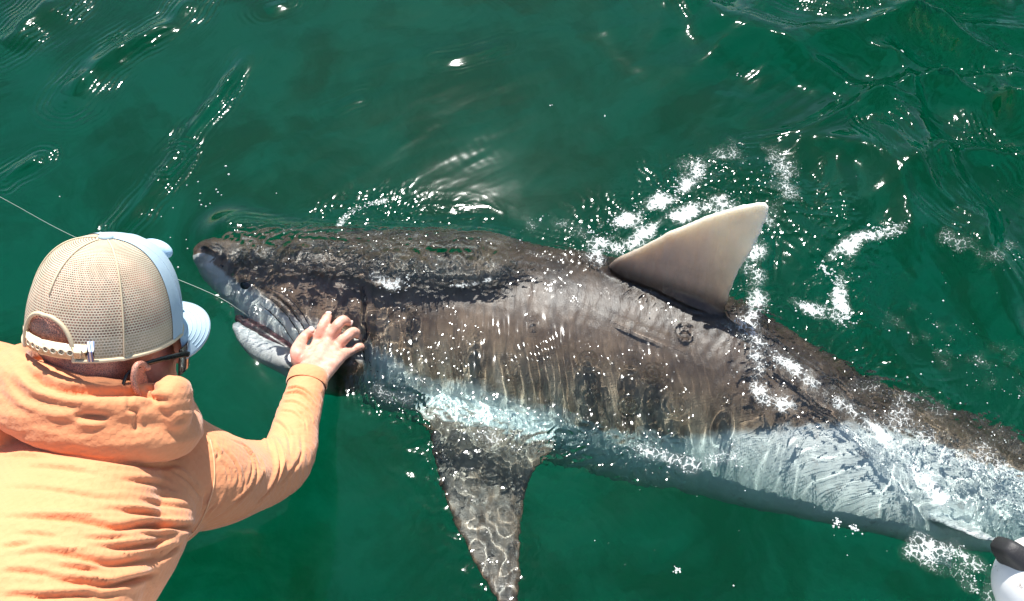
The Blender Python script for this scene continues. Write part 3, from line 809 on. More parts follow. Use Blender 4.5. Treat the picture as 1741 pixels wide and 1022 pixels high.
# ---- shirt
Ms = Mat('shirt cloth'); oc = Ms.obj_co()
fine = Ms.noise(oc, 14, 4, 0.5)
cl = Ms.mix(fine, (0.68, 0.262, 0.115), (0.75, 0.312, 0.145))
mpn = Ms.n('ShaderNodeMapping'); Ms.l(oc, mpn.inputs[0]); mpn.inputs['Rotation'].default_value = (0.3, 0.2, math.radians(45)); mpn.inputs['Scale'].default_value = (125, 125, 125)
vor = Ms.n('ShaderNodeTexVoronoi', distance='MANHATTAN', feature='F1'); vor.inputs['Randomness'].default_value = 0.12; vor.inputs['Scale'].default_value = 1.0
Ms.l(mpn.outputs[0], vor.inputs['Vector'])
knit = Ms.ramp(vor.outputs['Distance'], [(0.55, 0.0), (0.85, 1.0)])
cl2 = Ms.mix(Ms.math('MULTIPLY', Ms.math('MULTIPLY', knit, Ms.attr('knit')), 0.06), cl, (0.86, 0.46, 0.24))
weave = Ms.noise(oc, 1400, 2, 0.5)
nb = Ms.bump(weave, 0.25, 0.0006); nb = Ms.bump(knit, 0.25, 0.0012, nb)
pb = Ms.pbr(cl2, 0.75, nb, 0.2, **{'Sheen Weight': 0.25, 'Sheen Roughness': 0.5})
b = Build()
b.tube([P(130, 748, 1.27), P(84, 850, 1.175), P(40, 960, 1.06), P(-20, 1085, 0.975), P(-80, 1220, 0.955), P(-125, 1330, 0.97)],
       [(0.135, 0.098), (0.172, 0.108), (0.160, 0.110), (0.148, 0.108), (0.150, 0.108), (0.158, 0.11)], n=50, seg=44, ref=back, ends=(True, True))
b.tube(ARM[:-1] + [P(524.5, 641, 1.663)], [0.086, 0.086, 0.078, 0.060, 0.0485, 0.0405, (0.0335, 0.031)], n=80, seg=28, ends=(True, False))
b.tube(LARM, [0.086, 0.086, 0.076, 0.060, 0.048, 0.042, 0.034], n=60, seg=24, ends=(True, False))
b.tube([P(120, 760, 1.235), P(235, 840, 1.185), P(285, 865, 1.22)], [0.08, 0.075, 0.055], n=20, seg=24)      # shoulder blade down to the armpit
b.tube([P(250, 800, 1.21), P(248, 880, 1.155), P(192, 975, 1.07), P(95, 1100, 0.99)], [0.06, 0.060, 0.062, 0.06], n=24, seg=24)
shirt_me = remesh(b.mesh(), 0.0024, iters=45)
SB_ = bvh_of(shirt_me)
def zo(pts, ox=0, oy=600, sc=2.4217): return [(ox + x / sc, oy + y / sc) for x, y in pts]
def on_bvh(bv, pts, n):
    out = []
    for u, v in catmull(np.array(pts, float), n):
        h_, n_ = hit(bv, u, v)
        if h_ is not None: out.append(h_)
    return np.array(out)
# folds drawn on the photograph: (line, depth, width)
FOLD = [([(700, 480), (770, 520), (830, 600)], .004, .006), ([(560, 600), (660, 625), (790, 640)], .003, .006), ([(0, 900), (120, 905), (260, 930)], .004, .006),
        ([(560, 745), (650, 755), (760, 735)], .004, .005), ([(0, 430), (90, 425), (200, 440)], .003, .007), ([(330, 760), (430, 770), (520, 765)], .004, .005),
        ([(640, 860), (690, 835), (745, 790)], .004, .005), ([(560, 830), (640, 820), (720, 790)], .004, .005), ([(0, 800), (60, 795), (130, 790)], .004, .006),
        ([(1000, 470), (1010, 520), (980, 590)], .004, .004), ([(1075, 420), (1085, 480), (1060, 550)], .004, .004), ([(940, 560), (910, 620), (870, 660)], .004, .004),
        ([(1165, 390), (1165, 450), (1140, 520)], .004, .005), ([(1210, 230), (1250, 265), (1265, 320)], .004, .004),
        ([(180, 405), (350, 425), (520, 450), (650, 465), (760, 458)], .007, .008), ([(0, 680), (150, 680), (300, 690), (400, 705), (480, 722), (640, 712), (800, 722)], .009, .0075),
        ([(530, 705), (650, 715), (790, 722)], .006, .006), ([(60, 835), (180, 822), (280, 835), (400, 862), (480, 872), (620, 850), (745, 790)], .008, .0075),
        ([(390, 795), (480, 805), (600, 795), (700, 765)], .0075, .007), ([(190, 935), (300, 945), (430, 962), (540, 940), (640, 910)], .008, .007),
        ([(480, 520), (620, 535), (740, 565)], .005, .007), ([(240, 880), (330, 890), (420, 900)], .005, .006), ([(500, 650), (600, 660), (690, 680)], .005, .006),
        ([(0, 1000), (100, 1000), (170, 1005), (300, 1000), (420, 985)], .006, .006), ([(480, 945), (560, 930), (650, 905)], .004, .005), ([(420, 640), (520, 650), (640, 672)], .003, .006),
        ([(0, 280), (200, 300), (420, 360), (620, 400)], .004, .010), ([(0, 560), (120, 560), (260, 575), (420, 600), (560, 600)], .003, .008), ([(60, 745), (160, 750), (250, 765)], .003, .006),
        ([(300, 1000), (420, 1005), (520, 985)], .004, .006), ([(100, 470), (260, 480), (420, 510)], .0035, .008),
        # sleeve
        ([(868, 350), (885, 390), (900, 415), (888, 445)], .007, .005), ([(950, 360), (1010, 385), (1050, 430), (1060, 490), (1030, 560), (960, 620), (870, 690)], .008, .006),
        ([(1090, 330), (1130, 370), (1145, 430), (1135, 500), (1100, 570), (1050, 620)], .0085, .006), ([(1020, 560), (950, 640), (860, 695)], .005, .005),
        ([(985, 375), (1030, 420), (1040, 480), (1010, 550)], .005, .005), ([(920, 400), (965, 445), (985, 510), (960, 570)], .005, .005),
        ([(905, 440), (935, 480), (940, 540)], .004, .0045), ([(1170, 150), (1220, 145), (1270, 170), (1300, 205)], .006, .0045),
        ([(1165, 172), (1230, 168), (1290, 222)], .005, .0042), ([(1160, 205), (1215, 205), (1270, 245), (1290, 290)], .004, .005),
        ([(1110, 270), (1160, 300), (1190, 350), (1195, 420)], .004, .006), ([(1060, 320), (1100, 355), (1115, 410)], .004, .005),
        ([(1110, 590), (1010, 660), (910, 700), (830, 725)], .006, .006), ([(1240, 330), (1240, 420), (1190, 500), (1130, 560)], .0035, .007),
        ([(900, 600), (860, 650), (830, 690)], .004, .005), ([(1150, 240), (1210, 250), (1255, 300)], .003, .005), ([(850, 560), (830, 640), (800, 700)], .003, .008)]
co = get_co(shirt_me); no_ = get_no(shirt_me); dsp = np.zeros(len(co))
for ln, dep_, w in FOLD:
    if 850 < np.mean([q[0] for q in ln]) < 1060: dep_ *= 0.5
    p3 = on_bvh(SB_, zo(ln), 30)
    if len(p3) < 3: continue
    lo = p3.min(0) - 0.06; hi_ = p3.max(0) + 0.06
    sel = np.where((co > lo).all(1) & (co < hi_).all(1))[0]
    d_, al, _ = poly_dist(co[sel], p3)
    # which side of the fold: the upper lip overhangs
    nearest = p3[np.clip((al * (len(p3) - 1)).round().astype(int), 0, len(p3) - 1)]
    upside = np.sign((co[sel] - nearest) @ UP)
    f = np.sin(np.clip(al, 0.01, 0.99) * math.pi) ** 0.7
    w = w * 0.5
    prof = -np.exp(-(d_ / w) ** 2) + np.where(upside > 0, 0.85, 0.30) * np.exp(-((d_ - 1.9 * w) / (1.5 * w)) ** 2)
    dsp[sel] += 0.85 * dep_ * f * prof
wx = co @ RT; wy = co @ UP
dsp += 0.0012 * fbm(wx * 9, wy * 26, 150, 3) + 0.0005 * fbm(wx * 30, wy * 40, 160, 2)
arm_d, arm_al, _ = poly_dist(co, catmull(np.array(ARM), 40))
armm = smooth(0.42, 0.55, arm_al) * (arm_d < 0.1)
dsp += armm * 0.0013 * np.sin(2 * math.pi * (arm_al * 26 + 0.9 * perlin(wx * 18, wy * 18, 170))) * (0.35 + 0.9 * perlin(wx * 14, wy * 14, 171))
set_co(shirt_me, co + no_ * dsp[:, None])
sm_ = smooth(0.55, 0.42, arm_al) + (arm_d > 0.1)
attr(shirt_me, 'knit', np.clip(sm_, 0, 1) * smooth(0.35, -0.2, fbm(wx * 4, wy * 4, 175, 2)))
shirt = link('shirt', shirt_me, Ms.m, person)
SB2 = bvh_of(shirt_me)
thread = plain('seam thread', (0.80, 0.42, 0.22), 0.8)
def strip(name, pts, r, par, mat, bv=None, n=40, sink=0.3):
    p3 = []
    for u, v in catmull(np.array(pts, float), n):
        h_, n_ = hit(bv, u, v)
        if h_ is not None: p3.append(h_ + n_ * r * (1 - 2 * sink))
    if len(p3) < 3: return
    e = Build(); e.tube(p3, [r] * len(p3), seg=8); return link(name, e.mesh(), mat, par)
strip('shoulder_seam', zo([(865, 362), (880, 440), (880, 540), (850, 640), (810, 720), (775, 757)]), 0.0013, shirt, thread, SB2, 60)
#strip('yoke_seam', zo([(835, 335), (800, 385), (720, 425), (600, 440), (480, 425)]), 0.0009, shirt, thread, SB2, 50)
# cuff: a turned band round the wrist
ct = unit(ARM[-1] - ARM[-2]); ca_ = unit(np.cross(ct, [0, 0, 1])); cb_ = np.cross(ca_, ct); e = Build(); cc = P(524.5, 641, 1.663)
R_ = []
for off, k in ((-0.024, 1.10), (-0.020, 1.14), (-0.004, 1.13), (0.004, 1.10), (0.0045, 1.02), (-0.004, 0.98)):
    R_.append([cc + ct * off + (ca_ * math.cos(q) * 0.0335 + cb_ * math.sin(q) * 0.031) * (k + 0.025 * math.sin(3 * q + 1)) for q in np.linspace(0, 2 * math.pi, 36, endpoint=False)])
e.rings(R_, cap=False); attr_me = e.mesh(); attr(attr_me, 'knit', np.zeros(len(attr_me.vertices)))
link('cuff', attr_me, Ms.m, shirt)

# ---- hood lying bunched round the neck
b = Build()
for (u, v, d, rx, rz, r1, r2, dz) in ((160, 642, 1.155, 0.094, 0.084, 0.016, 0.022, 0.05), (162, 662, 1.155, 0.108, 0.092, 0.020, 0.026, 0.08), (156, 690, 1.165, 0.125, 0.100, 0.022, 0.030, 0.12)):
    c = P(u, v, d); ex = unit(RT * 0.96 - UP * 0.28); ez = unit(-FW * 0.93 - UP * dz)
    w = np.linspace(0, 2 * math.pi, 60)
    b.tube([c + ex * rx * math.cos(q) + ez * rz * math.sin(q) for q in w], [(r1, r2)] * 60, seg=16, ref=tuple(UP))
b.ball(P(296, 676, 1.13), [RT * 0.022, UP * 0.030, FW * 0.035], 20, 14)
b.ball(P(298, 706, 1.13), [RT * 0.022, UP * 0.022, FW * 0.03], 20, 14)
b.tube([P(40, 660, 1.13), P(60, 720, 1.12), P(170, 752, 1.10), P(280, 742, 1.13)], [0.014, 0.018, 0.018, 0.016], n=30, seg=14)
hood_me = remesh(b.mesh(), 0.0032, iters=10)
HBV = bvh_of(hood_me)
co = get_co(hood_me); no_ = get_no(hood_me); dsp = np.zeros(len(co))
def zh(pts): return [(x / 5.1206, 600 + y / 5.1206) for x, y in pts]
for ln, dep_, w in (([(180, 110), (300, 240), (480, 320), (700, 350), (1050, 350), (1250, 345)], .010, .006), ([(60, 200), (180, 300), (400, 420), (640, 470), (900, 500)], .006, .006),
                    ([(640, 545), (760, 555), (950, 560)], .009, .005), ([(1050, 345), (1200, 370), (1330, 400), (1500, 430)], .007, .005), ([(1240, 320), (1330, 330), (1410, 315)], .006, .004),
                    ([(1120, 380), (1120, 480), (1190, 530), (1175, 705)], .004, .0028), ([(1080, 250), (1075, 310), (1040, 345)], .003, .0025), ([(1440, 235), (1480, 210), (1540, 200)], .004, .004),
                    ([(1510, 610), (1560, 600), (1620, 560)], .004, .004), ([(330, 170), (360, 260), (380, 300)], .003, .006), ([(700, 240), (900, 290), (1030, 300)], .003, .007),
                    ([(1200, 460), (1330, 470), (1480, 520)], .003, .006), ([(100, 290), (220, 390), (420, 470)], .004, .005)):
    p3 = on_bvh(HBV, zh(ln), 30)
    if len(p3) < 3: continue
    sel = np.where((co > p3.min(0) - 0.05).all(1) & (co < p3.max(0) + 0.05).all(1))[0]
    d_, al, _ = poly_dist(co[sel], p3); f = np.sin(np.clip(al, 0.01, 0.99) * math.pi) ** 0.7
    dsp[sel] += dep_ * f * (-np.exp(-(d_ / w) ** 2) + 0.5 * np.exp(-((d_ - 1.9 * w) / (1.5 * w)) ** 2))
wx = co @ RT; wy = co @ UP
dsp += 0.0022 * fbm(wx * 12, wy * 40, 180, 3) + 0.0008 * fbm(wx * 40, wy * 60, 185, 2)
set_co(hood_me, co + no_ * dsp[:, None]); attr(hood_me, 'knit', np.zeros(len(co)))
hood = link('hood', hood_me, Ms.m, person)
HB2 = bvh_of(hood_me)
#strip('hood_seam', zh([(1120, 380), (1120, 480), (1190, 530), (1175, 705)]), 0.0010, hood, thread, HB2, 40)

# ---- cap
cap_root_mat = Mat('cap mesh cloth'); M = cap_root_mat
uvn = M.n('ShaderNodeUVMap', uv_map='UVMap'); sep = M.n('ShaderNodeSeparateXYZ'); M.l(uvn.outputs[0], sep.inputs[0])
def holes(M, x, y):
    row = M.math('FLOOR', y); xs = M.math('ADD', x, M.math('MULTIPLY', M.math('MODULO', row, 2.0), 0.5))
    fx = M.math('ABSOLUTE', M.math('SUBTRACT', M.math('FRACT', xs), 0.5)); fy = M.math('ABSOLUTE', M.math('SUBTRACT', M.math('FRACT', y), 0.5))
    r = M.math('ADD', M.math('POWER', M.math('MULTIPLY', fx, 2.6), 3.0), M.math('POWER', M.math('MULTIPLY', fy, 3.1), 3.0))
    return M.math('LESS_THAN', r, 1.0)
hole = holes(M, sep.outputs[0], sep.outputs[1])
oc = M.obj_co()
col = M.mix(M.ramp(M.noise(oc, 40, 4), [(0.3, 0.0), (0.7, 1.0)]), (0.54, 0.46, 0.33), (0.66, 0.57, 0.43))
pbm = M.pbr(col, 0.8, M.bump(M.noise(oc, 1500, 2), 0.3, 0.0005), 0.2)
tr = M.n('ShaderNodeBsdfTransparent'); ms = M.n('ShaderNodeMixShader')
M.l(M.math('MULTIPLY', hole, 0.85), ms.inputs[0]); M.l(pbm.outputs[0], ms.inputs[1]); M.l(tr.outputs[0], ms.inputs[2]); M.l(ms.outputs[0], M.out.inputs[0])
pale = plain('cap pale blue twill', (0.38, 0.50, 0.58), 0.75, 0.2, var=0.04, scale=90, bump=0.0006)
CA, CB, CH = 0.100, 0.085, 0.127
def dome_pt(phi, th, grow=0.0):
    c = math.cos(th) ** 0.72; s = math.sin(th) ** 0.95
    front = max(0, math.cos(phi)) ** 2
    # slightly pinched along the six panel seams
    pz = abs(math.sin(phi * 3)); seam = 0.0018 * math.exp(-(pz / 0.12) ** 2) * c
    return ((CA + grow + seam) * math.cos(phi) * c + 0.006 * front * math.sin(2 * th), (CB + grow + seam) * math.sin(phi) * c, (CH + grow) * s)
def in_arch(phi, z):
    a = (abs(((phi - math.pi + math.pi) % (2 * math.pi)) - math.pi)) * 0.096      # arc distance from the middle of the back
    return (a / 0.043) ** 2.4 + (max(z, 0) / 0.051) ** 2.4 < 1
def dome_part(name, ph0, ph1, nphi, nth, mat, parent, holes_=False, grow=0.0, arch=False):
    V = []; F = []; UV = []
    for i in range(nphi + 1):
        for j in range(nth + 1):
            ph = ph0 + (ph1 - ph0) * i / nphi; th = math.pi / 2 * j / nth * 0.998
            x, y, z = dome_pt(ph, th, grow); V.append(HL(x, y, z))
            UV.append((ph * 0.094 / 0.0038, th * 0.125 / 0.0034 ))
    keep = []
    for i in range(nphi):
        for j in range(nth):
            ph = ph0 + (ph1 - ph0) * (i + .5) / nphi; th = math.pi / 2 * (j + .5) / nth
            if arch and in_arch(ph, dome_pt(ph, th)[2]): continue
            F.append((i * (nth + 1) + j, (i + 1) * (nth + 1) + j, (i + 1) * (nth + 1) + j + 1, i * (nth + 1) + j + 1))
    me = mesh(V, F)
    uv = me.uv_layers.new(name='UVMap')
    vi = np.empty(len(me.loops), np.int32); me.loops.foreach_get('vertex_index', vi)
    uv.data.foreach_set('uv', np.array(UV, np.float32)[vi].ravel())
    return link(name, me, mat, parent)
FRN = math.radians(74)
cap = dome_part('cap', FRN, 2 * math.pi - FRN, 190, 60, cap_root_mat.m, person, arch=True)
dome_part('front_panel', -FRN - 0.02, FRN + 0.02, 80, 50, pale, cap, grow=0.0012)
cream = plain('cap binding', (0.60, 0.49, 0.33), 0.8, 0.2, bump=0.0004)
tan_d = plain('cap strap plastic', (0.72, 0.60, 0.42), 0.35, 0.5)
def on_dome_base(phi, z, g=0.0):
    lo, hi_ = 0.0, math.pi / 2
    for _ in range(30):
        m_ = (lo + hi_) / 2
        if dome_pt(phi, m_)[2] < z: lo = m_
        else: hi_ = m_
    x, y, zz = dome_pt(phi, lo, g); return HL(x, y, z)
# seams between the panels
for k in range(6):
    ph = math.pi / 3 * k + (0.0)
    if k == 3:
        t0 = 0.62
    else: t0 = 0.02
    e = Build(); pts = [HL(*dome_pt(ph, t0 + (math.pi / 2 - 0.06 - t0) * j / 30, 0.0006)) for j in range(31)]
    e.tube(pts, [0.0012] * 31, seg=6); link('panel_seam', e.mesh(), pale if k in (0, 1, 5) else cream, cap)
# binding round the arch and rim
pts = []
for j in range(61):
    q = math.pi * j / 60; a = 0.0435 * math.copysign(abs(math.cos(q)) ** (2 / 2.4), math.cos(q)); z = 0.0515 * abs(math.sin(q)) ** (2 / 2.4)
    pts.append(on_dome_base(math.pi + a / 0.096, max(z, 0.001), 0.0008))
e = Build(); e.tube(pts, [0.0026] * 61, seg=8); link('arch_binding', e.mesh(), cream, cap)
e = Build(); aw = 0.0435 / 0.096
pts = [on_dome_base(math.pi + aw + (2 * math.pi - 2 * aw) * j / 120, 0.001, 0.0006) for j in range(121)]
e.tube(pts, [0.0024] * 121, seg=8); link('rim_binding', e.mesh(), cream, cap)
# sweatband inside
e = Build(); R_ = [[HL((CA - g) * math.cos(q), (CB - g) * math.sin(q), z) for q in np.linspace(-2.5, 2.5, 60)] for z, g in ((0.0, 0.003), (0.03, 0.004))]
V = R_[0] + R_[1]; e.add(V, [(i, i + 1, 61 + i, 60 + i) for i in range(59)]); link('sweatband', e.mesh(), cream, cap)
# adjusting strap with studs
def band(ph0, ph1, z0, z1, g, th, n=30):
    R2 = []
    for j in range(n + 1):
        ph = ph0 + (ph1 - ph0) * j / n
        a0, a1, b0, b1 = on_dome_base(ph, z0, g), on_dome_base(ph, z1, g), on_dome_base(ph, z1, g + th), on_dome_base(ph, z0, g + th)
        R2.append([a0, b0, b1, a1])
    e = Build(); e.rings(R2); return e.mesh()
st = link('strap', band(math.pi - 0.62, math.pi + 0.62, 0.003, 0.022, -0.0005, 0.0016), tan_d, cap)
link('strap_end', band(math.pi - 0.30, math.pi + 0.55, 0.0055, 0.0195, 0.0014, 0.0018), cream, cap)
for k in range(7):
    ph = math.pi - 0.24 + 0.11 * k; c = on_dome_base(ph, 0.0125, 0.0036)
    n = unit(h_fc * math.cos(ph) * CB + h_lf * math.sin(ph) * CA); a_ = unit(np.cross(n, h_up)); b_ = np.cross(a_, n)
    e = Build(); w = np.linspace(0, 2 * math.pi, 17)
    e.tube([c + (a_ * math.cos(q) + b_ * math.sin(q)) * 0.0033 for q in w], [0.0009] * 17, seg=6, ref=tuple(n)); link('snap_stud', e.mesh(), tan_d, cap)
# small striped tag sewn at the rim
tagm = Mat('tag stripes'); oc = tagm.n('ShaderNodeTexCoord').outputs['Generated']; sp = tagm.n('ShaderNodeSeparateXYZ'); tagm.l(oc, sp.inputs[0])
tagm.pbr(tagm.mix(tagm.math('GREATER_THAN', tagm.math('FRACT', tagm.math('MULTIPLY', sp.outputs[0], 3.0)), 0.5), (0.75, 0.76, 0.78), (0.12, 0.20, 0.50)), 0.7)
link('rim_tag', band(math.pi + 0.50 + 0.12, math.pi + 0.50 + 0.20, 0.002, 0.027, 0.003, 0.0012, 4), tagm.m, cap)
# button on top, brim, raised patch on the front
e = Build(); e.ball(HL(0, 0, CH + 0.001), [h_fc * 0.009, h_lf * 0.009, h_up * 0.0045], 18, 10); link('button', e.mesh(), pale, cap)
V = []; nb_, nr_ = 48, 14
def brim_pt(t, r, off):
    ph = t * math.radians(62); xi, yi = (CA + 0.001) * math.cos(ph), (CB + 0.001) * math.sin(ph)
    ext = 0.064 * math.sqrt(max(0, 1 - abs(t) ** 2.6))
    x = xi + ext * r * 0.98; y = yi * (1 + 0.10 * r)
    return HL(x, y, 0.004 - 0.030 * (y / 0.09) ** 2 * (0.25 + 0.75 * r) - 0.010 * r + off)
R2 = []
for i in range(nb_ + 1):
    t = -1 + 2 * i / nb_
    R2.append([brim_pt(t, j / nr_, 0.0017) for j in range(nr_ + 1)] + [brim_pt(t, j / nr_, -0.0017) for j in range(nr_, -1, -1)])
e = Build(); e.rings(R2); link('brim', e.mesh(), pale, cap)
stm = plain('brim stitch', (0.30, 0.41, 0.49), 0.8)
for rr in (0.18, 0.34, 0.50, 0.66, 0.82, 0.95):
    e = Build(); e.tube([brim_pt(-0.93 + 1.86 * k / 40, rr, 0.0019) for k in range(41)], [0.00055] * 41, seg=6, ref=tuple(h_up)); link('stitch_row', e.mesh(), stm, cap)
pb2 = plain('patch stitching', (0.42, 0.60, 0.80), 0.7, 0.2, var=0.35, scale=260, bump=0.0012)
pc = HL(CA * 0.97 + 0.006, 0.012, 0.088); e = Build()
e.ball(pc, [unit(h_fc + 0.35 * h_up) * 0.012, h_lf * 0.026, unit(h_up - 0.35 * h_fc) * 0.014], 24, 14); link('patch', e.mesh(), pb2, cap)

# ---- sunglasses
gl = empty('sunglasses', HF(0.02, -0.07, -0.02)); 
gl.parent = person; gl.matrix_parent_inverse = Matrix.Translation(-person.location)
blk = plain('glasses black', (0.012, 0.011, 0.012), 0.2)
lensm = plain('lens', (0.06, 0.018, 0.012), 0.04)
bpy.context.view_layer.update()
def child(name, me, mat):
    o = link(name, me, mat); o.parent = gl; o.matrix_parent_inverse = gl.matrix_world.inverted(); return o
for sg in (-1, 1):
    e = Build(); e.tube([HF(0.070, sg * 0.074, -0.022), HF(0.05, sg * 0.079, -0.017), HF(0.0, sg * 0.085, -0.014), HF(-0.022, sg * 0.084, -0.022), HF(-0.030, sg * 0.082, -0.046)],
                        [(0.0022, 0.0042), (0.002, 0.004), (0.002, 0.0032), (0.0018, 0.0025), (0.0016, 0.002)], n=40, seg=10, ref=tuple(h_up)); child('temple', e.mesh(), blk)
    e = Build(); V = []
    for i in range(13):
        for j in range(9):
            a_ = math.radians(8 + 52 * i / 12) * sg; zz = -0.030 + 0.019 * math.sin((j / 8 - 0.5) * math.pi)
            V.append(HF(0.104 * math.cos(a_) + 0.004, 0.088 * math.sin(a_), zz))
    F = [(i * 9 + j, (i + 1) * 9 + j, (i + 1) * 9 + j + 1, i * 9 + j + 1) for i in range(12) for j in range(8)]
    e.add(V, F); V2 = [np.array(v) - h2_fc * 0.002 for v in V]; e.add(V2, [f[::-1] for f in F]); child('lens', e.mesh(), lensm)
# shorts and legs, kneeling against the rail (outside the picture)
b = Build()
hip = P(-125, 1330, 0.97)
b.ball(hip + np.array([0, -0.05, -0.02]), [np.array([0.17, 0, 0]), np.array([0, 0.13, 0]), np.array([0, 0, 0.12])], 28, 18)
for sx in (-0.09, 0.09):
    b.tube([hip + np.array([sx, -0.06, -0.04]), hip + np.array([sx * 1.1, -0.07, -0.20]), hip + np.array([sx * 1.2, -0.06, -0.32])], [0.085, 0.08, 0.078], n=16, seg=20)
link('shorts', remesh(b.mesh(), 0.008, 5), plain('shorts cloth', (0.16, 0.19, 0.22), 0.8), person)
b = Build()
for sx in (-0.09, 0.09):
    b.tube([hip + np.array([sx * 1.1, -0.07, -0.24]), hip + np.array([sx * 1.2, -0.06, -0.40]), hip + np.array([sx * 1.2, -0.12, -0.45]), hip + np.array([sx * 1.2, -0.30, -0.455]), hip + np.array([sx * 1.2, -0.46, -0.46])], [0.066, 0.056, 0.055, 0.05, 0.036], n=30, seg=18)
    b.tube([hip + np.array([sx * 1.2, -0.46, -0.46]), hip + np.array([sx * 1.2, -0.56, -0.43])], [0.036, 0.03], seg=16)
link('legs', remesh(b.mesh(), 0.007, 4), body_me.materials[0], person)
# ================================================================== BOAT (its rail lies just below the picture) and what hangs on it
white = plain('gelcoat white', (0.80, 0.80, 0.78), 0.25, 0.5, var=0.03, scale=8)
boat = empty('boat', (0, -0.9, -0.2))
tag(boat, 'white open boat with a rounded rail, alongside the shark', 'boat')
def ribbon(name, prof, x0, x1, n, mat, bow=True):
    V = []; m = len(prof)
    for i in range(n + 1):
        x = x0 + (x1 - x0) * i / n
        t = max(0, (abs(x + 0.2) - 1.6) / 2.0); sh = -0.55 * t * t
        for y, z in prof: V.append((x, y + sh, z + 0.10 * t * t))
    F = [(i * m + j, (i + 1) * m + j, (i + 1) * m + j + 1, i * m + j + 1) for i in range(n) for j in range(m - 1)]
    return link(name, mesh(V, F), mat, boat)
ribbon('hull_side', [(-0.10, -0.32), (0.02, -0.15), (0.09, 0.05), (0.13, 0.25), (0.15, 0.385)], -3.2, 2.6, 40, white)
q = np.linspace(-0.5 * math.pi, 1.5 * math.pi, 21)
ribbon('gunwale', [(0.115 + 0.075 * math.cos(a), 0.395 + 0.028 * math.sin(a)) for a in q], -3.2, 2.6, 40, white)
ribbon('inner_wall', [(0.04, 0.38), (0.02, 0.20), (0.0, 0.105)], -3.2, 2.6, 40, white)
ribbon('deck', [(0.01, 0.10), (-0.6, 0.105), (-1.2, 0.105), (-1.82, 0.10)], -3.0, 2.4, 30, plain('deck grey', (0.55, 0.56, 0.56), 0.7, var=0.06, scale=40, bump=0.001))
ribbon('far_side', [(-1.80, 0.08), (-1.86, 0.25), (-1.90, 0.385), (-1.99, 0.40), (-1.97, 0.36), (-1.94, 0.05), (-1.80, -0.32)], -3.2, 2.6, 40, white)

fen = empty('fender', P(1780, 996, 1.04))
tag(fen, 'white scuffed round fender with black neck hanging off the boat rail', 'fender')
Mf = Mat('fender vinyl'); oc = Mf.obj_co()
cf = Mf.mix(Mf.ramp(Mf.noise(oc, 55, 6, 0.7), [(0.30, 1.0), (0.38, 0.0)]), (0.82, 0.82, 0.80), (0.25, 0.16, 0.10))
cf = Mf.mix(Mf.ramp(Mf.noise(oc, 28, 3, 0.5), [(0.62, 0.0), (0.75, 0.6)]), cf, (0.78, 0.52, 0.34))
Mf.pbr(cf, 0.3)
fc = P(1780, 996, 1.04); ax_ = unit(P(1697, 920, 1.03) - fc)
b = Build(); b.ball(fc, [np.array([0.058, 0, 0]), np.array([0, 0.058, 0]), np.array([0, 0, 0.060])], 40, 28)
link('ball', b.mesh(), Mf.m, fen)
b = Build(); bx = unit(np.cross(ax_, UP)); by = np.cross(bx, ax_); R2 = []
for t, w, k in ((0.035, 0.030, 0.016), (0.055, 0.026, 0.015), (0.072, 0.019, 0.012), (0.079, 0.015, 0.009), (0.081, 0.010, 0.006)):
    R2.append([fc + ax_ * t + bx * w * math.copysign(abs(math.cos(q)) ** 0.6, math.cos(q)) + by * k * math.copysign(abs(math.sin(q)) ** 0.6, math.sin(q)) for q in np.linspace(0, 2 * math.pi, 28, endpoint=False)])
b.rings(R2); link('neck', b.mesh(), plain('black rubber', (0.018, 0.017, 0.018), 0.55, bump=0.0008, scale=90), fen)

# ================================================================== LINES
nylon = plain('clear line', (0.50, 0.60, 0.52), 0.2, var=0.02)
e = Build(); mpt = hit(SHARK_BVH, 430, 545)[0]; mpt = Z(414, 534, 0.004) if mpt is None else mpt
pts = [P(-420, 115, 1.25), P(-150, 257, 1.42), P(0, 335, 1.52), P(140, 409, 1.62), P(350, 495, 1.73), P(408, 528, 1.775), mpt]
e.tube(pts, [0.00055] * 7, n=80, seg=6)
tag(link('fishing_line', e.mesh(), nylon), 'taut pale fishing line running behind the cap to the shark mouth', 'fishing line')
def loose(ln, label, r=0.00024):
    L = catmull(np.array(ln, float), 50); p3 = []
    for k, (u, v) in enumerate(L):
        w = Z(u + 0.8 * math.sin(k * 0.5), v, 0.0)
        p3.append(w + np.array([0, 0, surf(w[0], w[1]) + 0.0006]))
    e = Build(); e.tube(p3, [r] * len(p3), seg=6)
    tag(link('leader_line', e.mesh(), nylon), label, 'leader line')
def surf(x, y):
    i = np.clip(np.searchsorted(gx, x) - 1, 0, len(gx) - 2); j = np.clip(np.searchsorted(gy, y) - 1, 0, len(gy) - 2)
    fx = (x - gx[i]) / (gx[i + 1] - gx[i]); fy = (y - gy[j]) / (gy[j + 1] - gy[j])
    return (hg[i, j] * (1 - fx) + hg[i + 1, j] * fx) * (1 - fy) + (hg[i, j + 1] * (1 - fx) + hg[i + 1, j + 1] * fx) * fy

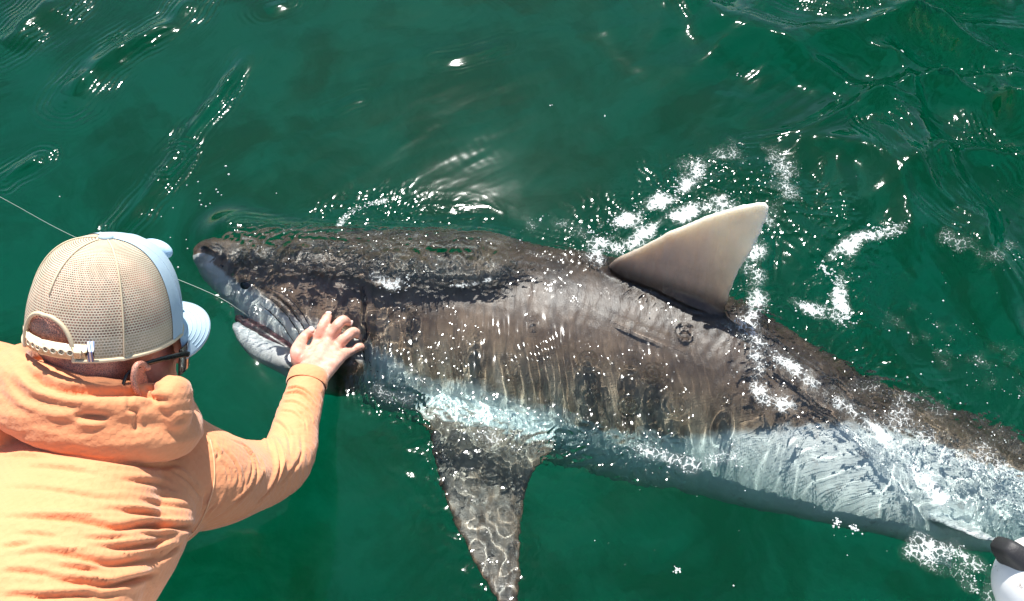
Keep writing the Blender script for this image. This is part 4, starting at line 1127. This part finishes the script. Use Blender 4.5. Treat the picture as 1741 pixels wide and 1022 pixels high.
# ================================================================== FOAM, BUBBLES, SPRAY (nobody could count them)
Mw = Mat('foam'); pbw = Mw.pbr((0.86, 0.90, 0.88), 0.3, None, 0.5)
_tr = Mw.n('ShaderNodeBsdfTransparent'); _mx = Mw.n('ShaderNodeMixShader'); _mx.inputs[0].default_value = 0.5
Mw.l(_tr.outputs[0], _mx.inputs[1]); Mw.l(pbw.outputs[0], _mx.inputs[2]); Mw.l(_mx.outputs[0], Mw.out.inputs[0])
ico = bmesh.new(); bmesh.ops.create_icosphere(ico, subdivisions=1, radius=1.0)
IV = np.array([v.co[:] for v in ico.verts]); IFc = np.array([[v.index for v in f.verts] for f in ico.faces]); ico.free()
def bubbles(name, C, R, flat=0.6):
    C = np.array(C); R = np.array(R); n = len(C)
    V = C[:, None, :] + IV[None] * R[:, None, None] * np.array([1, 1, flat])
    Fx = (IFc[None] + (np.arange(n) * len(IV))[:, None, None]).reshape(-1, 3)
    me = bpy.data.meshes.new('mesh'); me.vertices.add(n * len(IV)); me.vertices.foreach_set('co', V.astype(np.float32).ravel())
    me.loops.add(Fx.size); me.loops.foreach_set('vertex_index', Fx.ravel().astype(np.int32)); me.polygons.add(len(Fx))
    me.polygons.foreach_set('loop_start', np.arange(0, Fx.size, 3, dtype=np.int32)); me.update(calc_edges=True)
    o = link(name, me, Mw.m); o['kind'] = 'stuff'; return o
def foam_patch(ln, wd, n, rlo=0.0007, rhi=0.0026, web=0.55, sc=55):
    L = px_line(ln); L = catmull(L, 40) if len(L) > 2 else L
    C = []; R = []; tries = 0
    while len(C) < n and tries < n * 30:
        tries += 400
        k = rng.uniform(0, len(L) - 1, 400); i = np.floor(k).astype(int); f = (k - i)[:, None]
        p = L[i] * (1 - f) + L[np.minimum(i + 1, len(L) - 1)] * f + rng.normal(0, wd * 0.55, (400, 2))
        w1 = 1 - np.abs(perlin(p[:, 0] * sc, p[:, 1] * sc, 201)) * 2.4; w2 = perlin(p[:, 0] * 9, p[:, 1] * 9, 202)
        ok = (w1 > web) & (w2 > -0.25)
        for q in p[ok]:
            if len(C) >= n: break
            r = rlo + (rhi - rlo) * rng.random() ** 2.6
            C.append((q[0], q[1], surf(q[0], q[1]) + r * 0.15)); R.append(r)
    return C, R
allC, allR = [], []
FOAMS = []
for ln, wd, n in (([(1010, 440), (1035, 390), (1110, 350), (1165, 310), (1195, 285)], .022, 1100), ([(1050, 425), (1130, 380), (1190, 355), (1240, 345)], .022, 420),
                  ([(1180, 290), (1260, 262), (1330, 300), (1320, 350)], .045, 260), ([(1395, 470), (1420, 440), (1450, 420), (1515, 410)], .014, 760),
                  ([(1440, 430), (1425, 480), (1425, 520), (1445, 552)], .014, 640), ([(1350, 520), (1400, 535), (1440, 548)], .016, 260),
                  ([(578, 388), (590, 368), (615, 352), (655, 342)], .008, 260), ([(1300, 385), (1278, 440), (1290, 500), (1262, 560), (1290, 610), (1280, 660), (1330, 690)], .026, 360),
                  ([(1290, 590), (1360, 640), (1430, 690), (1500, 750), (1600, 850)], .016, 260), ([(768, 492), (800, 488), (835, 481)], .005, 110),
                  ([(480, 408), (600, 405), (720, 412), (850, 425), (960, 443)], .012, 60), ([(1050, 745), (1100, 770), (1180, 790), (1260, 770)], .022, 110),
                  ([(1500, 690), (1600, 740), (1690, 780), (1741, 830)], .07, 330), ([(640, 660), (720, 690), (800, 730), (900, 770)], .022, 110),
                  ([(640, 480), (670, 490), (700, 480)], .012, 120), ([(1600, 430), (1660, 460), (1700, 440)], .03, 70), ([(1550, 560), (1640, 600), (1720, 640)], .07, 120),
                  ([(880, 400), (920, 370), (1000, 395)], .03, 60),
                  ([(1560, 930), (1640, 960), (1660, 1000)], .03, 120)):
    FOAMS.append((ln, wd, n)); C, R = foam_patch(ln, wd, int(n * 0.4)); allC += C; allR += R
# clumps afloat and single bubbles
for u, v, n, s in ((1150, 968, 14, .004), (1422, 888, 22, .005), (1453, 900, 22, .005), (1003, 393, 10, .004), (920, 372, 8, .004), (1522, 112, 8, .003), (1254, 128, 4, .003), (935, 180, 3, .002), (1028, 198, 3, .002)):
    c = Z(u, v)
    for _ in range(n):
        q = c[:2] + rng.normal(0, s, 2); r = rng.uniform(.0010, .0026); allC.append((q[0], q[1], surf(*q) + r * .2)); allR.append(r)
for _ in range(90):
    u, v = rng.uniform(1000, 1741), rng.uniform(240, 1000); q = Z(u, v); r = 0.0006 + 0.0016 * rng.random() ** 3
    allC.append((q[0], q[1], surf(q[0], q[1]) + r * .2)); allR.append(r)
tag(bubbles('foam', allC, allR), 'white bubbly foam churned up round the shark and its wake', 'foam')
sC, sR = [], []
for u, v, r in ((384, 283, 3.2), (389, 297, 3.2), (337, 310, 2.2), (318, 316, 1.8), (300, 315, 1.6), (341, 330, 2.2), (368, 323, 2.4), (371, 328, 2.6), (377, 333, 1.8), (340, 342, 2), (343, 350, 2.4), (351, 353, 2.2),
                (358, 348, 1.8), (295, 355, 1.8), (102, 335, 1.8), (470, 329, 1.6), (303, 455, 2.4), (320, 425, 1.8), (318, 410, 1.6), (275, 370, 1.5), (290, 405, 1.5)):
    c = Z(u, v); z = surf(c[0], c[1]) + 0.0006; sC.append((c[0], c[1], z)); sR.append(r * 0.0010)
tag(bubbles('spray_droplets', sC, sR, 0.8), 'white droplets of spray on the dark water by the shark snout', 'spray')

# froth: a lacy skin of bubbles lying on the water
fm = np.zeros(len(X))
for ln, wd, n in FOAMS:
    dens = n / (200 * max(np.linalg.norm(np.diff(px_line(ln), axis=0), axis=1).sum(), 0.02) * wd * 100)
    fm = np.maximum(fm, along_px(catmull(np.array(ln, float), 12), wd * 1.05) * np.clip(0.10 + 0.42 * dens, 0.25, 1.0))
fm *= np.clip(0.62 + 0.95 * fbm(X * 17, Y * 17, 210, 3), 0, 1.2)
FMg = fm.reshape(len(gx), len(gy)); hh = (h + 0.0011).reshape(len(gx), len(gy))
keepm = FMg > 0.10
qd_ = keepm[:-1, :-1] | keepm[1:, :-1] | keepm[1:, 1:] | keepm[:-1, 1:]
ii, jj = np.where(qd_); ny = len(gy)
quads = np.stack([ii * ny + jj, (ii + 1) * ny + jj, (ii + 1) * ny + jj + 1, ii * ny + jj + 1], 1)
used, inv = np.unique(quads.ravel(), return_inverse=True)
fme = bpy.data.meshes.new('mesh'); fme.vertices.add(len(used))
fme.vertices.foreach_set('co', np.c_[X[used], Y[used], h[used] + 0.0026].astype(np.float32).ravel())
fme.loops.add(quads.size); fme.loops.foreach_set('vertex_index', inv.astype(np.int32).ravel()); fme.polygons.add(len(quads))
fme.polygons.foreach_set('loop_start', np.arange(0, quads.size, 4, dtype=np.int32)); fme.update(calc_edges=True)
attr(fme, 'froth', fm[used])
Mx = Mat('froth'); oc = Mx.obj_co()
wp = Mx.n('ShaderNodeTexNoise'); wp.inputs['Scale'].default_value = 45; wp.inputs['Detail'].default_value = 3; Mx.l(oc, wp.inputs['Vector'])
wv = Mx.n('ShaderNodeVectorMath', operation='MULTIPLY_ADD'); Mx.l(wp.outputs['Color'], wv.inputs[0]); wv.inputs[1].default_value = (0.016, 0.016, 0); Mx.l(oc, wv.inputs[2])
v1 = Mx.n('ShaderNodeTexVoronoi', feature='DISTANCE_TO_EDGE'); v1.inputs['Scale'].default_value = 85; Mx.l(wv.outputs[0], v1.inputs['Vector'])
v2 = Mx.n('ShaderNodeTexVoronoi', feature='DISTANCE_TO_EDGE'); v2.inputs['Scale'].default_value = 230; Mx.l(wv.outputs[0], v2.inputs['Vector'])
cell = Mx.math('ADD', Mx.math('MULTIPLY', v1.outputs['Distance'], 1.3), Mx.math('MULTIPLY', v2.outputs['Distance'], 0.8))
cell = Mx.math('ADD', cell, Mx.math('MULTIPLY', Mx.math('SUBTRACT', Mx.noise(oc, 320, 3, 0.6), 0.5), 0.35))
al_ = Mx.math('MULTIPLY', Mx.math('SUBTRACT', Mx.math('SUBTRACT', Mx.math('MULTIPLY', Mx.attr('froth'), 0.66), 0.07), cell), 2.6, True)
al_ = Mx.math('ADD', Mx.math('MULTIPLY', al_, 0.72), Mx.math('MULTIPLY', Mx.math('SUBTRACT', Mx.attr('froth'), 0.14, True), 0.09))
pbx = Mx.pbr((0.86, 0.90, 0.88), 0.35, Mx.bump(cell, 0.6, 0.003), 0.5)
t_ = Mx.n('ShaderNodeBsdfTransparent'); m_ = Mx.n('ShaderNodeMixShader'); Mx.l(al_, m_.inputs[0]); Mx.l(t_.outputs[0], m_.inputs[1]); Mx.l(pbx.outputs[0], m_.inputs[2]); Mx.l(m_.outputs[0], Mx.out.inputs[0])
tag(link('froth', fme, Mx.m), 'lacy white froth spread on the water round the fin and tail', 'froth', kind='stuff')
